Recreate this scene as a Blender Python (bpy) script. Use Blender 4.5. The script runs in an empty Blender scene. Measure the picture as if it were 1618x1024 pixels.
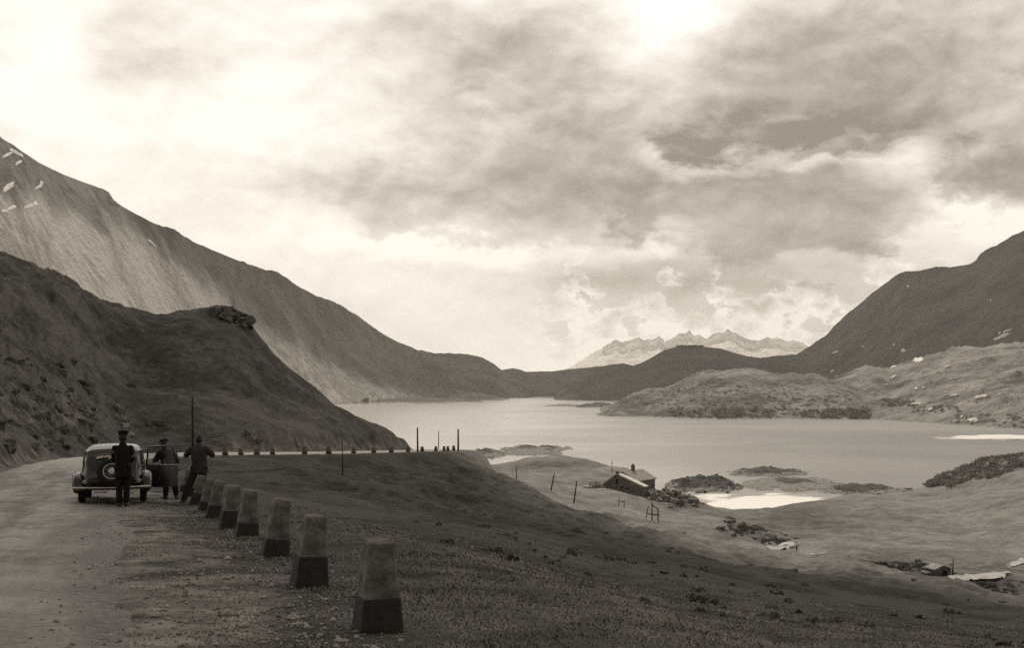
import bpy, bmesh, math, random
import numpy as np
from mathutils import Vector, Matrix, Euler
from mathutils.bvhtree import BVHTree

random.seed(7)
RNG = np.random.default_rng(11)
SC = bpy.context.scene
COL = SC.collection
F = 1750.0          # focal length in photograph pixels
CX, HY = 809.0, 600.0
LAKE = -40.0        # lake level below the lens (the lens is at z = 0)
PI = math.pi
SUN_AZ, SUN_EL = math.radians(-3.0), math.radians(51.0)


def P(px, py, Y):
    return Vector(((px - CX) / F * Y, Y, (HY - py) / F * Y))


# ------------------------------------------------------------------ noise
_perm = np.random.default_rng(5).permutation(256).astype(np.int64)
_perm = np.concatenate([_perm, _perm, _perm])
_ga = np.random.default_rng(6).uniform(0, 2 * PI, 256)
_gx, _gy = np.cos(_ga), np.sin(_ga)


def perlin(x, y):
    xi = np.floor(x).astype(np.int64); yi = np.floor(y).astype(np.int64)
    xf = x - xi; yf = y - yi
    u = xf * xf * xf * (xf * (xf * 6 - 15) + 10); v = yf * yf * yf * (yf * (yf * 6 - 15) + 10)
    xi &= 255; yi &= 255
    def g(ix, iy, dx, dy):
        h = _perm[_perm[ix & 255] + (iy & 255)]
        return _gx[h] * dx + _gy[h] * dy
    a = g(xi, yi, xf, yf); b = g(xi + 1, yi, xf - 1, yf)
    c = g(xi, yi + 1, xf, yf - 1); d = g(xi + 1, yi + 1, xf - 1, yf - 1)
    return (a + u * (b - a)) * (1 - v) + (c + u * (d - c)) * v


def fbm(x, y, oct=4, gain=0.5, ridged=False):
    s = np.zeros_like(x); a = 1.0; f = 1.0
    for k in range(oct):
        n = perlin(x * f + 17.3 * k, y * f - 9.1 * k)
        if ridged:
            n = 0.5 - np.abs(n) * 1.6
        s += a * n; a *= gain; f *= 2.03
    return s


def sstep(a, b, x):
    t = np.clip((x - a) / (b - a), 0, 1)
    return t * t * (3 - 2 * t)


# ------------------------------------------------------------------ terrain interpolation (azimuth, log distance) -> slope of sight
class Field:
    US = 3.2

    def __init__(self, pts, c=0.07):
        p = np.array(pts, float)
        u = (p[:, 0] - CX) / F * self.US; w = np.log(p[:, 2]); t = (HY - p[:, 1]) / F
        self.u, self.w, self.c = u, w, c
        n = len(u)
        r = np.sqrt((u[:, None] - u) ** 2 + (w[:, None] - w) ** 2 + c * c)
        A = np.zeros((n + 3, n + 3))
        A[:n, :n] = -r + np.eye(n) * 0.0008
        A[:n, n] = 1; A[:n, n + 1] = u; A[:n, n + 2] = w
        A[n:, :n] = A[:n, n:].T
        self.k = np.linalg.solve(A, np.concatenate([t, np.zeros(3)]))

    def z(self, x, y):
        """height (relative to the lens) at world x, y arrays"""
        sh = x.shape
        x = x.ravel(); y = y.ravel()
        u = x / y * self.US; w = np.log(y)
        n = len(self.u); out = np.empty(len(x))
        for i in range(0, len(x), 20000):
            uu = u[i:i + 20000]; ww = w[i:i + 20000]
            r = np.sqrt((uu[:, None] - self.u) ** 2 + (ww[:, None] - self.w) ** 2 + self.c ** 2)
            out[i:i + 20000] = -r @ self.k[:n] + self.k[n] + self.k[n + 1] * uu + self.k[n + 2] * ww
        return (out * y).reshape(sh)


# ------------------------------------------------------------------ road centreline
RC = np.array([(4.3, -20, -.06), (-.32, -7, -.89), (-5.63, 8, -1.85), (-8.1, 15, -2.3), (-12.36, 27, -3.07), (-16.6, 39, -3.72),
               (-20.3, 50, -4.25), (-23.2, 58.5, -4.65), (-25.5, 66, -4.92), (-26.6, 72, -5.12), (-26.5, 77, -5.3), (-24.8, 82.5, -5.55),
               (-21.6, 88.5, -5.92), (-18, 98.5, -6.55), (-14, 115.7, -7.55), (-9.8, 139, -8.9), (-9.5, 152, -9.6), (-13, 165, -10.6), (-22, 176, -12.5)])


def resample(p, step):
    d = np.concatenate([[0], np.cumsum(np.linalg.norm(np.diff(p[:, :2], axis=0), axis=1))])
    s = np.arange(0, d[-1], step)
    q = np.stack([np.interp(s, d, p[:, k]) for k in range(p.shape[1])], 1)
    for _ in range(6):
        m = q.copy(); m[1:-1] = (q[:-2] + 2 * q[1:-1] + q[2:]) / 4; q = m
    return q


ROAD = resample(resample(RC, 2.5), 0.5)
_T = np.gradient(ROAD[:, :2], axis=0); _T /= np.linalg.norm(_T, axis=1)[:, None]
_N = np.stack([_T[:, 1], -_T[:, 0]], 1)       # to the right of travel (valley side)


def road_near(x, y):
    """signed distance (right positive) and road height"""
    sh = x.shape; x = x.ravel(); y = y.ravel()
    d = np.full(len(x), 99.0); zr = np.zeros(len(x)); d0 = d.copy()
    idx = np.where((y < 195) & (x > -75) & (x < 60))[0]
    R = ROAD[::2]; N = _N[::2]; T = _T[::2]
    for i in range(0, len(idx), 20000):
        k = idx[i:i + 20000]
        dx = x[k][:, None] - R[:, 0]; dy = y[k][:, None] - R[:, 1]
        j = np.argmin(dx * dx + dy * dy, axis=1)
        a = np.arange(len(k)); ddx = dx[a, j]; ddy = dy[a, j]
        al = ddx * T[j, 0] + ddy * T[j, 1]
        lat = ddx * N[j, 0] + ddy * N[j, 1]
        d[k] = np.sign(lat) * np.sqrt(ddx ** 2 + ddy ** 2 - np.minimum(al ** 2, .36))
        jn = np.clip(j + 1, 0, len(R) - 1); jp = np.clip(j - 1, 0, len(R) - 1)
        zr[k] = R[j, 2] + np.clip(al, -1, 1) * (R[jn, 2] - R[jp, 2]) / 2
    return d.reshape(sh), zr.reshape(sh)


# ------------------------------------------------------------------ near ground control points: photograph column, row, distance
G = []
for Y in (1.5, 3, 6, 11, 18, 27):
    for px in (-900, -300, 0, 250, 480):
        if px > 300 and Y > 18: continue
        G.append((px, HY + F * (1.34 / Y + .064), Y))
for px in (800, 1200, 1618, 2400):
    for Y in (1.5, 3):
        G.append((px, HY + F * (1.36 / Y + .075), Y))
def cols(px, *pairs):
    for py, Y in pairs: G.append((px, py, Y))
cols(350, (796, 30), (771, 50), (747, 65), (729, 76))
cols(450, (841, 20), (793, 40), (760, 60), (736, 78), (725, 86))
cols(600, (1005, 8), (861, 20), (813, 40), (785, 62), (752, 90), (723, 107))
cols(720, (1010, 8.2), (877, 20), (829, 40), (795, 70), (757, 104), (728, 128), (713, 139), (735, 158), (752, 200), (745, 300), (741, 420), (735, 560))
cols(774, (1015, 8.3), (880, 20), (746, 128), (770, 150), (764, 200), (752, 280), (742, 340), (735, 410), (745, 480), (737, 540))
cols(832, (1020, 8.5), (900, 19), (850, 40), (812, 78), (782, 117), (800, 140), (790, 185), (765, 250), (745, 330), (729, 410), (742, 480), (731, 600))
cols(908, (1022, 9), (920, 20), (865, 45), (835, 75), (814, 108), (830, 130), (815, 172), (795, 215), (770, 262), (745, 330), (724, 420), (738, 480), (731, 600))
cols(1010, (1024, 9.6), (950, 16.5), (900, 33), (860, 62), (831, 98), (852, 120), (830, 170), (806, 225), (788, 264), (768, 305), (751, 345), (768, 400), (750, 500))
cols(1080, (1024, 10), (960, 18), (905, 37), (870, 62), (846, 92), (868, 115), (845, 170), (825, 215), (805, 252), (785, 285), (804, 315), (815, 360))
cols(1163, (1024, 11), (965, 20), (920, 40), (895, 62), (876, 87), (892, 108), (872, 150), (850, 185), (830, 225), (815, 268), (806, 315), (816, 355))
cols(1263, (1024, 12), (970, 22), (930, 42), (906, 64), (888, 84), (903, 102), (885, 130), (865, 165), (840, 215), (815, 280), (797, 350), (808, 385))
cols(1340, (1024, 12.5), (975, 23), (935, 44), (896, 82), (912, 95), (884, 132), (862, 170), (835, 225), (807, 305), (784, 374), (797, 405))
cols(1420, (1024, 13.5), (975, 26), (940, 48), (912, 79), (927, 91), (906, 115), (890, 135), (865, 170), (830, 240), (800, 310), (780, 382), (792, 415))
cols(1500, (1024, 15), (985, 27), (950, 48), (926, 74), (947, 88), (916, 110), (890, 145), (850, 210), (810, 285), (778, 350), (758, 385), (747, 410), (772, 450))
cols(1560, (1024, 16), (990, 29), (938, 70), (966, 85), (920, 110), (880, 155), (830, 240), (785, 320), (745, 375), (730, 398), (768, 460))
cols(1618, (1024, 18), (990, 33), (960, 66), (985, 80), (930, 108), (880, 155), (830, 230), (775, 310), (735, 360), (720, 388), (762, 460))
cols(1850, (1050, 18), (985, 62), (1000, 75), (930, 110), (860, 160), (790, 240), (730, 310), (700, 380), (750, 460))
cols(2500, (1060, 20), (980, 62), (900, 120), (800, 200), (690, 330), (740, 460))
# the hill beside the road
cols(-900, (790, 30), (500, 60), (250, 90), (330, 130), (560, 220))
cols(-350, (765, 42), (560, 64), (345, 96), (380, 125), (560, 210))
cols(0, (745, 53), (706, 60), (610, 78), (500, 94), (397, 109), (435, 130), (600, 200), (790, 420))
cols(105, (727, 73), (692, 79), (605, 91), (510, 104), (441, 115), (485, 140), (620, 200))
cols(200, (718, 87), (684, 93), (602, 106), (528, 118), (478, 128), (530, 155), (640, 210), (790, 420))
cols(290, (715, 89), (684, 95), (608, 107), (545, 117), (489, 128), (535, 153))
cols(340, (714, 90), (682, 97), (615, 108), (548, 119), (493, 129), (535, 150), (640, 200))
cols(372, (713, 92), (680, 99), (620, 109), (555, 119), (510, 128), (490, 132), (540, 150))
cols(400, (713, 93), (680, 100), (620, 111), (555, 124), (522, 131), (575, 150))
cols(430, (712, 96), (682, 103), (620, 117), (556, 132), (600, 150), (700, 200), (790, 420))
cols(480, (712, 100), (680, 109), (630, 123), (600, 133), (640, 152))
cols(530, (711, 106), (690, 113), (640, 135), (680, 155), (740, 220))
cols(580, (711, 114), (700, 119), (672, 138), (705, 158))
cols(640, (711, 124), (703, 131), (697, 143), (722, 160), (760, 230))
cols(700, (711, 139), (709, 145), (733, 165), (755, 230))
for px in (-900, 0, 400, 800, 1000, 1300, 1618, 2500):
    for Y in (680, 1000):
        G.append((px, HY - F * (-47.0 / Y), Y))
GF = Field(G)


def ground_z(x, y, detail=True):
    z = GF.z(x, y)
    d, zr = road_near(x, y)
    wr = np.where(d > 0, 1 - sstep(4.9, 9.5, d), 1 - sstep(3.2, 4.4, -d))
    wr = np.where(np.abs(d) > 50, 0, wr)
    if detail:
        a = np.clip(y / 60, .15, 1.6)
        n = fbm(x / 9, y / 9, 4) * .5 * a + fbm(x / 31, y / 31, 2) * 1.0 * np.clip(y / 120 - .1, 0, 1.2)
        hill = sstep(2.5, 8, -d) * (np.abs(d) < 80) * (y < 170)
        n = n - hill * (.35 + 1.15 * sstep(560, 380, CX + F * x / y)) * sstep(3, 9, -d) + hill * (fbm(x / 5, y / 5, 5, .55, True) * .22 + fbm(x / 17 + 3, y / 17, 3, .5, True) * .7)
        pxx = CX + F * x / y
        crag = hill * sstep(235, 150, pxx) * sstep(3, 5, -d) * (1 - sstep(30, 48, -d))
        n = n + crag * (fbm((x + y) / 2.2, (y - x) / 4.5, 5, .62, True) * .55)
        n = n + (np.abs(d) < 50) * sstep(6, 14, d) * fbm((x * .9 + y * .4) / 5, (y * .9 - x * .4) / 12, 4, .55, True) * .55 * sstep(40, 70, y) * sstep(170, 130, y)
        n = n + (np.abs(d) < 60) * sstep(6, 12, d) * sstep(30, 60, y) * sstep(150, 120, y) * fbm(x / 2.6, y / 3.4, 4, .6) * .30
        n = n + (np.abs(d) > 12) * sstep(100, 130, y) * (fbm(x / 26 + 4, y / 42, 2) * 1.5 + fbm(x / 11 + 2, y / 19, 4, .5) * .75 + fbm(x / 5, y / 9, 3, .5, True) * .22)
        lk = sstep(0, 6, np.abs(z - LAKE))
        z = z + n * (1 - wr) * (.15 + .85 * lk)
        z = z + .02 * fbm(x / .7, y / .7, 3) * (np.abs(d) > 3) * (y < 60)
    z = z * (1 - wr) + (zr - .10 * np.clip((np.abs(d) - 3.2) / 2, 0, 1)) * wr
    return z, d


def gz(x, y):
    z, d = ground_z(np.array([float(x)]), np.array([float(y)]))
    return float(z[0])


def onground(px, Y):
    x = (px - CX) / F * Y
    return Vector((x, Y, gz(x, Y)))


def ray_ground(px, py, lo=4.0, hi=700.0):
    """first point of the ground along a sight line"""
    Y = np.exp(np.linspace(math.log(lo), math.log(hi), 900))
    x = (px - CX) / F * Y
    z, _ = ground_z(x, Y)
    below = np.where(z >= (HY - py) / F * Y)[0]
    i = below[0] if len(below) else len(Y) - 1
    return Vector((x[i], Y[i], z[i]))


# ------------------------------------------------------------------ object helpers
def tag(o, label=None, cat=None, group=None, kind=None):
    if label: o['label'] = label
    if cat: o['category'] = cat
    if group: o['group'] = group
    if kind: o['kind'] = kind
    return o


def link(name, me, mats, parent=None, smooth=True):
    o = bpy.data.objects.new(name, me)
    COL.objects.link(o)
    for m in (mats if isinstance(mats, (list, tuple)) else [mats]):
        me.materials.append(m)
    if smooth and len(me.polygons):
        me.polygons.foreach_set('use_smooth', [True] * len(me.polygons))
    if parent is not None: o.parent = parent
    return o


def empty(name, loc=(0, 0, 0), rot=(0, 0, 0)):
    o = bpy.data.objects.new(name, None)
    COL.objects.link(o); o.location = loc; o.rotation_euler = rot
    o.empty_display_size = .2
    return o


def copy_tree(o, parent=None):
    c = o.copy(); COL.objects.link(c)
    if parent is not None:
        c.parent = parent; c.matrix_parent_inverse = o.matrix_parent_inverse
    for ch in list(o.children): copy_tree(ch, c)
    return c


def mesh_np(name, V, Fc):
    me = bpy.data.meshes.new(name)
    V = np.asarray(V, np.float32); Fc = np.asarray(Fc, np.int32)
    k = Fc.shape[1]
    me.vertices.add(len(V)); me.vertices.foreach_set('co', V.ravel())
    me.loops.add(Fc.size); me.loops.foreach_set('vertex_index', Fc.ravel())
    me.polygons.add(len(Fc))
    me.polygons.foreach_set('loop_start', np.arange(0, Fc.size, k, dtype=np.int32))
    me.update(calc_edges=True)
    return me


def attr(me, name, vals):
    a = me.attributes.new(name, 'FLOAT', 'POINT')
    a.data.foreach_set('value', np.asarray(vals, np.float32).ravel())


def grid_faces(nr, nc):
    r, c = np.meshgrid(np.arange(nr - 1), np.arange(nc - 1), indexing='ij')
    a = (r * nc + c).ravel()
    return np.stack([a, a + 1, a + nc + 1, a + nc], 1)


class MB:
    """collects simple shapes into ONE mesh"""
    def __init__(s): s.v = []; s.f = []

    def add(s, V, Fc):
        n = len(s.v); s.v += [tuple(p) for p in V]; s.f += [tuple(i + n for i in q) for q in Fc]; return s

    def loft(s, rings, cap=True, close=True):
        n = len(rings[0]); V = [p for r in rings for p in r]; Fc = []
        for i in range(len(rings) - 1):
            for j in range(n if close else n - 1):
                k = (j + 1) % n
                Fc.append((i * n + j, i * n + k, (i + 1) * n + k, (i + 1) * n + j))
        if cap:
            Fc.append(tuple(range(n - 1, -1, -1))); Fc.append(tuple((len(rings) - 1) * n + j for j in range(n)))
        return s.add(V, Fc)

    def tube(s, pts, rad, seg=10, sq=1.0):
        pts = [Vector(p) for p in pts]
        if not isinstance(rad, (list, tuple)): rad = [rad] * len(pts)
        rings = []
        for i, p in enumerate(pts):
            t = (pts[min(i + 1, len(pts) - 1)] - pts[max(i - 1, 0)]).normalized()
            a = t.cross(Vector((0, 0, 1))) if abs(t.z) < .95 else t.cross(Vector((1, 0, 0)))
            a.normalize(); b = t.cross(a)
            rings.append([p + a * rad[i] * math.cos(q) + b * rad[i] * sq * math.sin(q) for q in [2 * PI * k / seg for k in range(seg)]])
        return s.loft(rings)

    def box(s, c, size, M=None, bev=0.0):
        x, y, z = [d / 2 for d in size]
        b = min(bev, x * .9, y * .9, z * .9)
        if b <= 0:
            V = [Vector((sx * x, sy * y, sz * z)) for sz in (-1, 1) for sx, sy in ((-1, -1), (1, -1), (1, 1), (-1, 1))]
            rings = [V[:4], V[4:]]
        else:
            def ring(ix, iy, zz):
                return [Vector(p) for p in ((-ix + b, -iy, zz), (ix - b, -iy, zz), (ix, -iy + b, zz), (ix, iy - b, zz), (ix - b, iy, zz), (-ix + b, iy, zz), (-ix, iy - b, zz), (-ix, -iy + b, zz))]
            rings = [ring(x - b * .7, y - b * .7, -z), ring(x, y, -z + b), ring(x, y, z - b), ring(x - b * .7, y - b * .7, z)]
        if M is not None: rings = [[M @ p for p in r] for r in rings]
        c = Vector(c)
        return s.loft([[p + c for p in r] for r in rings])

    def ellipsoid(s, c, r, nu=16, nv=10, p=1.0, zmin=-1.0):
        rings = []
        for i in range(nv + 1):
            th = -PI / 2 + PI * i / nv
            sz = max(math.sin(th), zmin); cr = math.cos(th)
            if i in (0, nv): cr = .02
            ring = []
            for j in range(nu):
                a = 2 * PI * j / nu
                ca, sa = math.cos(a), math.sin(a)
                ring.append(Vector((c[0] + r[0] * cr * math.copysign(abs(ca) ** p, ca), c[1] + r[1] * cr * math.copysign(abs(sa) ** p, sa), c[2] + r[2] * sz)))
            rings.append(ring)
        return s.loft(rings)

    def torus(s, c, R, r, axis='y', nu=28, nv=8, M=None):
        V = []; Fc = []
        for i in range(nu):
            a = 2 * PI * i / nu
            for j in range(nv):
                b = 2 * PI * j / nv
                q = (R + r * math.cos(b)); h = r * math.sin(b)
                p = {'y': Vector((q * math.cos(a), h, q * math.sin(a))), 'x': Vector((h, q * math.cos(a), q * math.sin(a))), 'z': Vector((q * math.cos(a), q * math.sin(a), h))}[axis]
                if M is not None: p = M @ p
                V.append(p + Vector(c))
                Fc.append((i * nv + j, i * nv + (j + 1) % nv, ((i + 1) % nu) * nv + (j + 1) % nv, ((i + 1) % nu) * nv + j))
        return s.add(V, Fc)

    def mesh(s, name):
        me = bpy.data.meshes.new(name); me.from_pydata([tuple(p) for p in s.v], [], s.f); me.validate()
        bm = bmesh.new(); bm.from_mesh(me); bmesh.ops.recalc_face_normals(bm, faces=bm.faces); bm.to_mesh(me); bm.free()
        return me

    def build(s, name, mat, parent=None, smooth=True, autosharp=None):
        me = s.mesh(name)
        o = link(name, me, mat, parent, smooth)
        if autosharp:
            me.set_sharp_from_angle(angle=math.radians(autosharp))
        return o


# ------------------------------------------------------------------ node helpers
class NT:
    def __init__(s, tree): s.t = tree; s.n = tree.nodes; s.l = tree.links

    def new(s, kind, **kw):
        n = s.n.new(kind)
        for k, v in kw.items(): setattr(n, k, v)
        return n

    def put(s, sock, v):
        if v is None: return
        if hasattr(v, 'is_output'): s.l.new(v, sock)
        else: sock.default_value = v

    def m(s, op, a, b=None, c=None, clamp=False):
        n = s.new('ShaderNodeMath', operation=op); n.use_clamp = clamp
        s.put(n.inputs[0], a); s.put(n.inputs[1], b); s.put(n.inputs[2], c)
        return n.outputs[0]

    def v(s, op, a, b=None):
        n = s.new('ShaderNodeVectorMath', operation=op)
        s.put(n.inputs[0], a); s.put(n.inputs[1], b)
        return n.outputs['Value'] if op in ('DOT_PRODUCT', 'LENGTH', 'DISTANCE') else n.outputs[0]

    def noise(s, vec, scale, detail=4, rough=.55, dist=0.0):
        n = s.new('ShaderNodeTexNoise'); n.inputs['Scale'].default_value = scale; n.inputs['Detail'].default_value = detail
        n.inputs['Roughness'].default_value = rough; n.inputs['Distortion'].default_value = dist
        s.put(n.inputs['Vector'], vec)
        return n.outputs['Fac']

    def rng(s, v, a, b, c=0.0, d=1.0, smooth=True):
        n = s.new('ShaderNodeMapRange'); n.interpolation_type = 'SMOOTHSTEP' if smooth else 'LINEAR'; n.clamp = True
        s.put(n.inputs[0], v)
        for i, q in enumerate((a, b, c, d)): s.put(n.inputs[1 + i], q)
        return n.outputs[0]

    def mix(s, f, a, b):
        n = s.new('ShaderNodeMix', data_type='RGBA')
        s.put(n.inputs[0], f); s.put(n.inputs[6], a); s.put(n.inputs[7], b)
        return n.outputs[2]

    def xyz(s, x, y, z):
        n = s.new('ShaderNodeCombineXYZ')
        s.put(n.inputs[0], x); s.put(n.inputs[1], y); s.put(n.inputs[2], z)
        return n.outputs[0]

    def attr(s, name):
        n = s.new('ShaderNodeAttribute'); n.attribute_name = name
        return n.outputs['Fac']

    def bump(s, h, dist, strength=1.0, normal=None):
        n = s.new('ShaderNodeBump'); n.inputs['Strength'].default_value = strength; n.inputs['Distance'].default_value = dist
        s.put(n.inputs['Height'], h); s.put(n.inputs['Normal'], normal)
        return n.outputs[0]


def g(v, w=1.0):
    """warm-toned grey of the print"""
    return (v, v * (1 - .045 * w), v * (1 - .125 * w), 1)


def material(name, rough=.9, spec=.3):
    m = bpy.data.materials.new(name); m.use_nodes = True
    b = m.node_tree.nodes['Principled BSDF']
    b.inputs['Roughness'].default_value = rough
    b.inputs['Specular IOR Level'].default_value = spec
    return m, NT(m.node_tree), b


def flat(name, v, rough=.7, spec=.4, var=.25, scale=6.0, metal=0.0, bump=0.0):
    m, t, b = material(name, rough, spec)
    co = t.new('ShaderNodeTexCoord').outputs['Object']
    n = t.noise(co, scale, 5, .6)
    t.put(b.inputs['Base Color'], t.mix(t.rng(n, .3, .7), g(v * (1 - var)), g(v * (1 + var))))
    b.inputs['Metallic'].default_value = metal
    if bump: t.put(b.inputs['Normal'], t.bump(t.noise(co, scale * 3, 4), bump))
    return m


M = {}


def terrain_mat(name, dark, lite, scale, rock=None, shore=False, streak=None, bumpd=.6, bscale=None, rockv=.16, rockn=.5, dryk=1.0):
    """grass / scree / rock ground. attributes: pale (bare soil, one painted sunlit strip), rock, dry (light grass, painted sunlight)"""
    m, t, b = material(name, .95, .15)
    co = t.new('ShaderNodeTexCoord').outputs['Object']
    n1 = t.noise(co, scale, 6, .62, .4)
    n2 = t.noise(co, scale * 6.7, 5, .65)
    n3 = t.noise(co, scale * .23, 3, .5)
    if streak:
        mp = t.new('ShaderNodeMapping'); t.put(mp.inputs['Vector'], co)
        mp.inputs['Rotation'].default_value = streak[0]; mp.inputs['Scale'].default_value = streak[1]
        n4 = t.noise(mp.outputs[0], scale * 1.6, 5, .6)
        n1 = t.m('ADD', t.m('MULTIPLY', n1, .5), t.m('MULTIPLY', n4, .5))
    f = t.m('ADD', t.m('ADD', t.m('MULTIPLY', n1, .45), t.m('MULTIPLY', n2, .33)), t.m('MULTIPLY', n3, .22))
    col = t.mix(t.rng(f, .41, .59), g(dark), g(lite))
    col = t.mix(t.m('MULTIPLY', t.attr('dry'), .85), col, t.mix(t.rng(f, .42, .58), g(lite * 1.1 * dryk), g(lite * 1.85 * dryk)))
    rk = t.rng(t.m('ADD', t.attr('rock'), t.m('SUBTRACT', t.noise(co, scale * 2.2, 6, .7), rockn)), .42, .62)
    rc = t.mix(t.rng(t.noise(co, scale * 5, 6, .7), .35, .65), g(rockv * .4), g(rockv * 1.5))
    col = t.mix(rk, col, rc)
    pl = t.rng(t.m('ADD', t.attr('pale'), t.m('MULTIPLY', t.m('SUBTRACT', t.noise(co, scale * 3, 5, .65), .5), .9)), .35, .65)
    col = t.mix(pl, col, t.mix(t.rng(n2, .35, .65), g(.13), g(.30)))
    t.put(b.inputs['Base Color'], col)
    bs = bscale or scale * 4
    h = t.m('ADD', t.noise(co, bs, 6, .65), t.m('MULTIPLY', t.noise(co, bs * 5, 4, .6), .35))
    h = t.m('ADD', h, t.m('MULTIPLY', t.m('MULTIPLY', rk, t.noise(co, bs * 1.7, 6, .75)), 1.5))
    t.put(b.inputs['Normal'], t.bump(h, bumpd))
    return m


# ------------------------------------------------------------------ sky (a world of real directions)
def make_world():
    w = bpy.data.worlds.new('World'); SC.world = w; w.use_nodes = True
    t = NT(w.node_tree); t.n.clear()
    gen = t.new('ShaderNodeTexCoord').outputs['Generated']
    sp = t.new('ShaderNodeSeparateXYZ'); t.l.new(gen, sp.inputs[0])
    x, y, z = sp.outputs
    hyp = t.m('MAXIMUM', t.m('SQRT', t.m('ADD', t.m('MULTIPLY', x, x), t.m('MULTIPLY', y, y))), .08)
    az = t.m('ARCTAN2', x, y)
    el = t.m('DIVIDE', z, hyp)
    p0 = t.xyz(az, el, 0.0)
    # warped coordinates give the ragged outlines of the cloud masses
    pn = t.v('MULTIPLY', p0, (1.0, 1.7, 1.0))
    wn = t.new('ShaderNodeTexNoise'); wn.inputs['Scale'].default_value = 9.0; wn.inputs['Detail'].default_value = 7; wn.inputs['Roughness'].default_value = .58
    t.l.new(pn, wn.inputs['Vector'])
    wv = t.v('MULTIPLY', t.v('SUBTRACT', wn.outputs['Color'], (.5, .5, .5)), (.13, .075, 0))
    p = t.v('ADD', p0, wv)
    n = t.noise(pn, 15.0, 10, .62, .3)
    n_off = t.noise(t.v('ADD', pn, (-.006, .022, 0)), 15.0, 10, .62, .3)
    nlow = t.noise(pn, 5.0, 4, .5, .2)
    rel = t.m('SUBTRACT', n, n_off)

    def gauss(px, py, rx, ry, src):
        a = math.atan((px - CX) / F); e = (HY - py) / F * math.cos(a)
        d = t.v('MULTIPLY', t.v('SUBTRACT', src, (a, e, 0)), (F / rx, F / ry, 0))
        return t.m('POWER', 2.71828, t.m('MULTIPLY', t.v('DOT_PRODUCT', d, d), -.7))
    soft = [(1080, 200, 370, 150, .36), (1500, 90, 290, 170, .27), (1300, 130, 160, 90, .05), (820, 310, 220, 60, .17), (1260, 345, 220, 50, .20), (700, 70, 170, 75, .22), (900, 80, 160, 60, .10), (235, 85, 110, 55, .24),
            (500, 285, 150, 32, .20), (1590, 290, 80, 46, .22), (1020, 440, 230, 34, .15), (1190, 405, 150, 24, .12), (1100, 490, 240, 34, .09), (1330, 400, 60, 30, .08),
            (1000, 110, 80, 60, -.10), (1055, 35, 75, 65, -.30), (440, 135, 170, 70, -.14), (1440, 262, 62, 36, -.34), (1560, 345, 70, 22, -.26), (80, 110, 50, 90, -.10), (600, 385, 130, 14, -.12), (800, 402, 90, 12, -.14)]
    hard = [(1170, 196, 110, 44, .07, .40), (1230, 216, 150, 36, .11, .42), (1330, 230, 75, 26, .09, .40), (830, 325, 250, 62, .06, .42), (1270, 335, 250, 62, .08, .42), (1590, 285, 95, 55, .08, .42)]
    acc = t.m('MULTIPLY', t.m('SUBTRACT', nlow, .5), .22)
    for (px, py, rx, ry, wt) in soft:
        acc = t.m('MULTIPLY_ADD', gauss(px, py, rx, ry, p), wt, acc)
    nn = t.m('MULTIPLY', t.m('SUBTRACT', n, .5), 1.0)
    front = 0.0
    for hi, (px, py, rx, ry, wt, th) in enumerate(hard):
        a0 = math.atan((px - CX) / F); e0 = (HY - py) / F * math.cos(a0)
        ps = t.new('ShaderNodeSeparateXYZ'); t.l.new(p, ps.inputs[0])
        dx = t.m('MULTIPLY', t.m('SUBTRACT', ps.outputs[0], a0), F / rx); dy = t.m('SUBTRACT', ps.outputs[1], e0)
        up = 2.6 if rx > 180 else 1.05
        dy = t.m('ADD', t.m('MULTIPLY', t.m('MAXIMUM', dy, 0.0), F / (ry * up)), t.m('MULTIPLY', t.m('MINIMUM', dy, 0.0), F / ry))
        gq = t.m('POWER', 2.71828, t.m('MULTIPLY', t.m('ADD', t.m('MULTIPLY', dx, dx), t.m('MULTIPLY', dy, dy)), -.7))
        q = t.m('ADD', gq, t.m('MULTIPLY', nn, t.rng(gq, .03, .35)))
        if hi < 3: front = t.m('MULTIPLY_ADD', t.rng(q, th - .10, th + .26), wt, front)
        else: acc = t.m('MULTIPLY_ADD', t.rng(q, th - .12, th + .30), wt, acc)
        # the thin sunlit rim just outside the mass
        rim = t.m('MULTIPLY', t.rng(q, th - .34, th - .10), t.rng(q, th + .14, th - .06))
        acc = t.m('MULTIPLY_ADD', t.m('MULTIPLY', rim, t.rng(t.m('SUBTRACT', ps.outputs[1], e0), ry / F * .3, -ry / F * .4)), -.13, acc)
    # overhead, and behind the viewer, the deck is closed and dark
    acc = t.m('ADD', acc, t.m('MULTIPLY', t.rng(el, .40, .95), .30))
    acc = t.m('ADD', acc, t.m('MULTIPLY', t.rng(y, .45, -.25), .42))
    amp = t.m('ADD', .09, t.m('MULTIPLY', t.m('MAXIMUM', acc, 0.0), .26))
    acc = t.m('MULTIPLY_ADD', t.m('SUBTRACT', n, .5), t.m('MULTIPLY', amp, .45), acc)
    acc = t.m('MULTIPLY_ADD', rel, t.m('MULTIPLY', amp, 1.5), acc)
    # small heaped clouds above the far ridge
    cn = t.noise(t.v('MULTIPLY', p0, (1.0, 1.35, 1.0)), 26.0, 10, .6, .15)
    cn2 = t.noise(t.v('MULTIPLY', t.v('ADD', p0, (-.006, .014, 0)), (1.0, 1.35, 1.0)), 26.0, 10, .6, .15)
    band = t.m('MULTIPLY', t.rng(el, .005, .03), t.rng(el, .135, .085))
    band = t.m('MULTIPLY', band, t.m('MULTIPLY', t.rng(az, .0, .06), t.rng(az, .42, .30)))
    cum = t.rng(t.m('ADD', cn, t.rng(el, .115, .0, -.06, .14)), .47, .54)
    acc = t.m('ADD', acc, t.m('MULTIPLY', t.m('MULTIPLY', t.m('SUBTRACT', .70, cum), band), .24))
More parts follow.
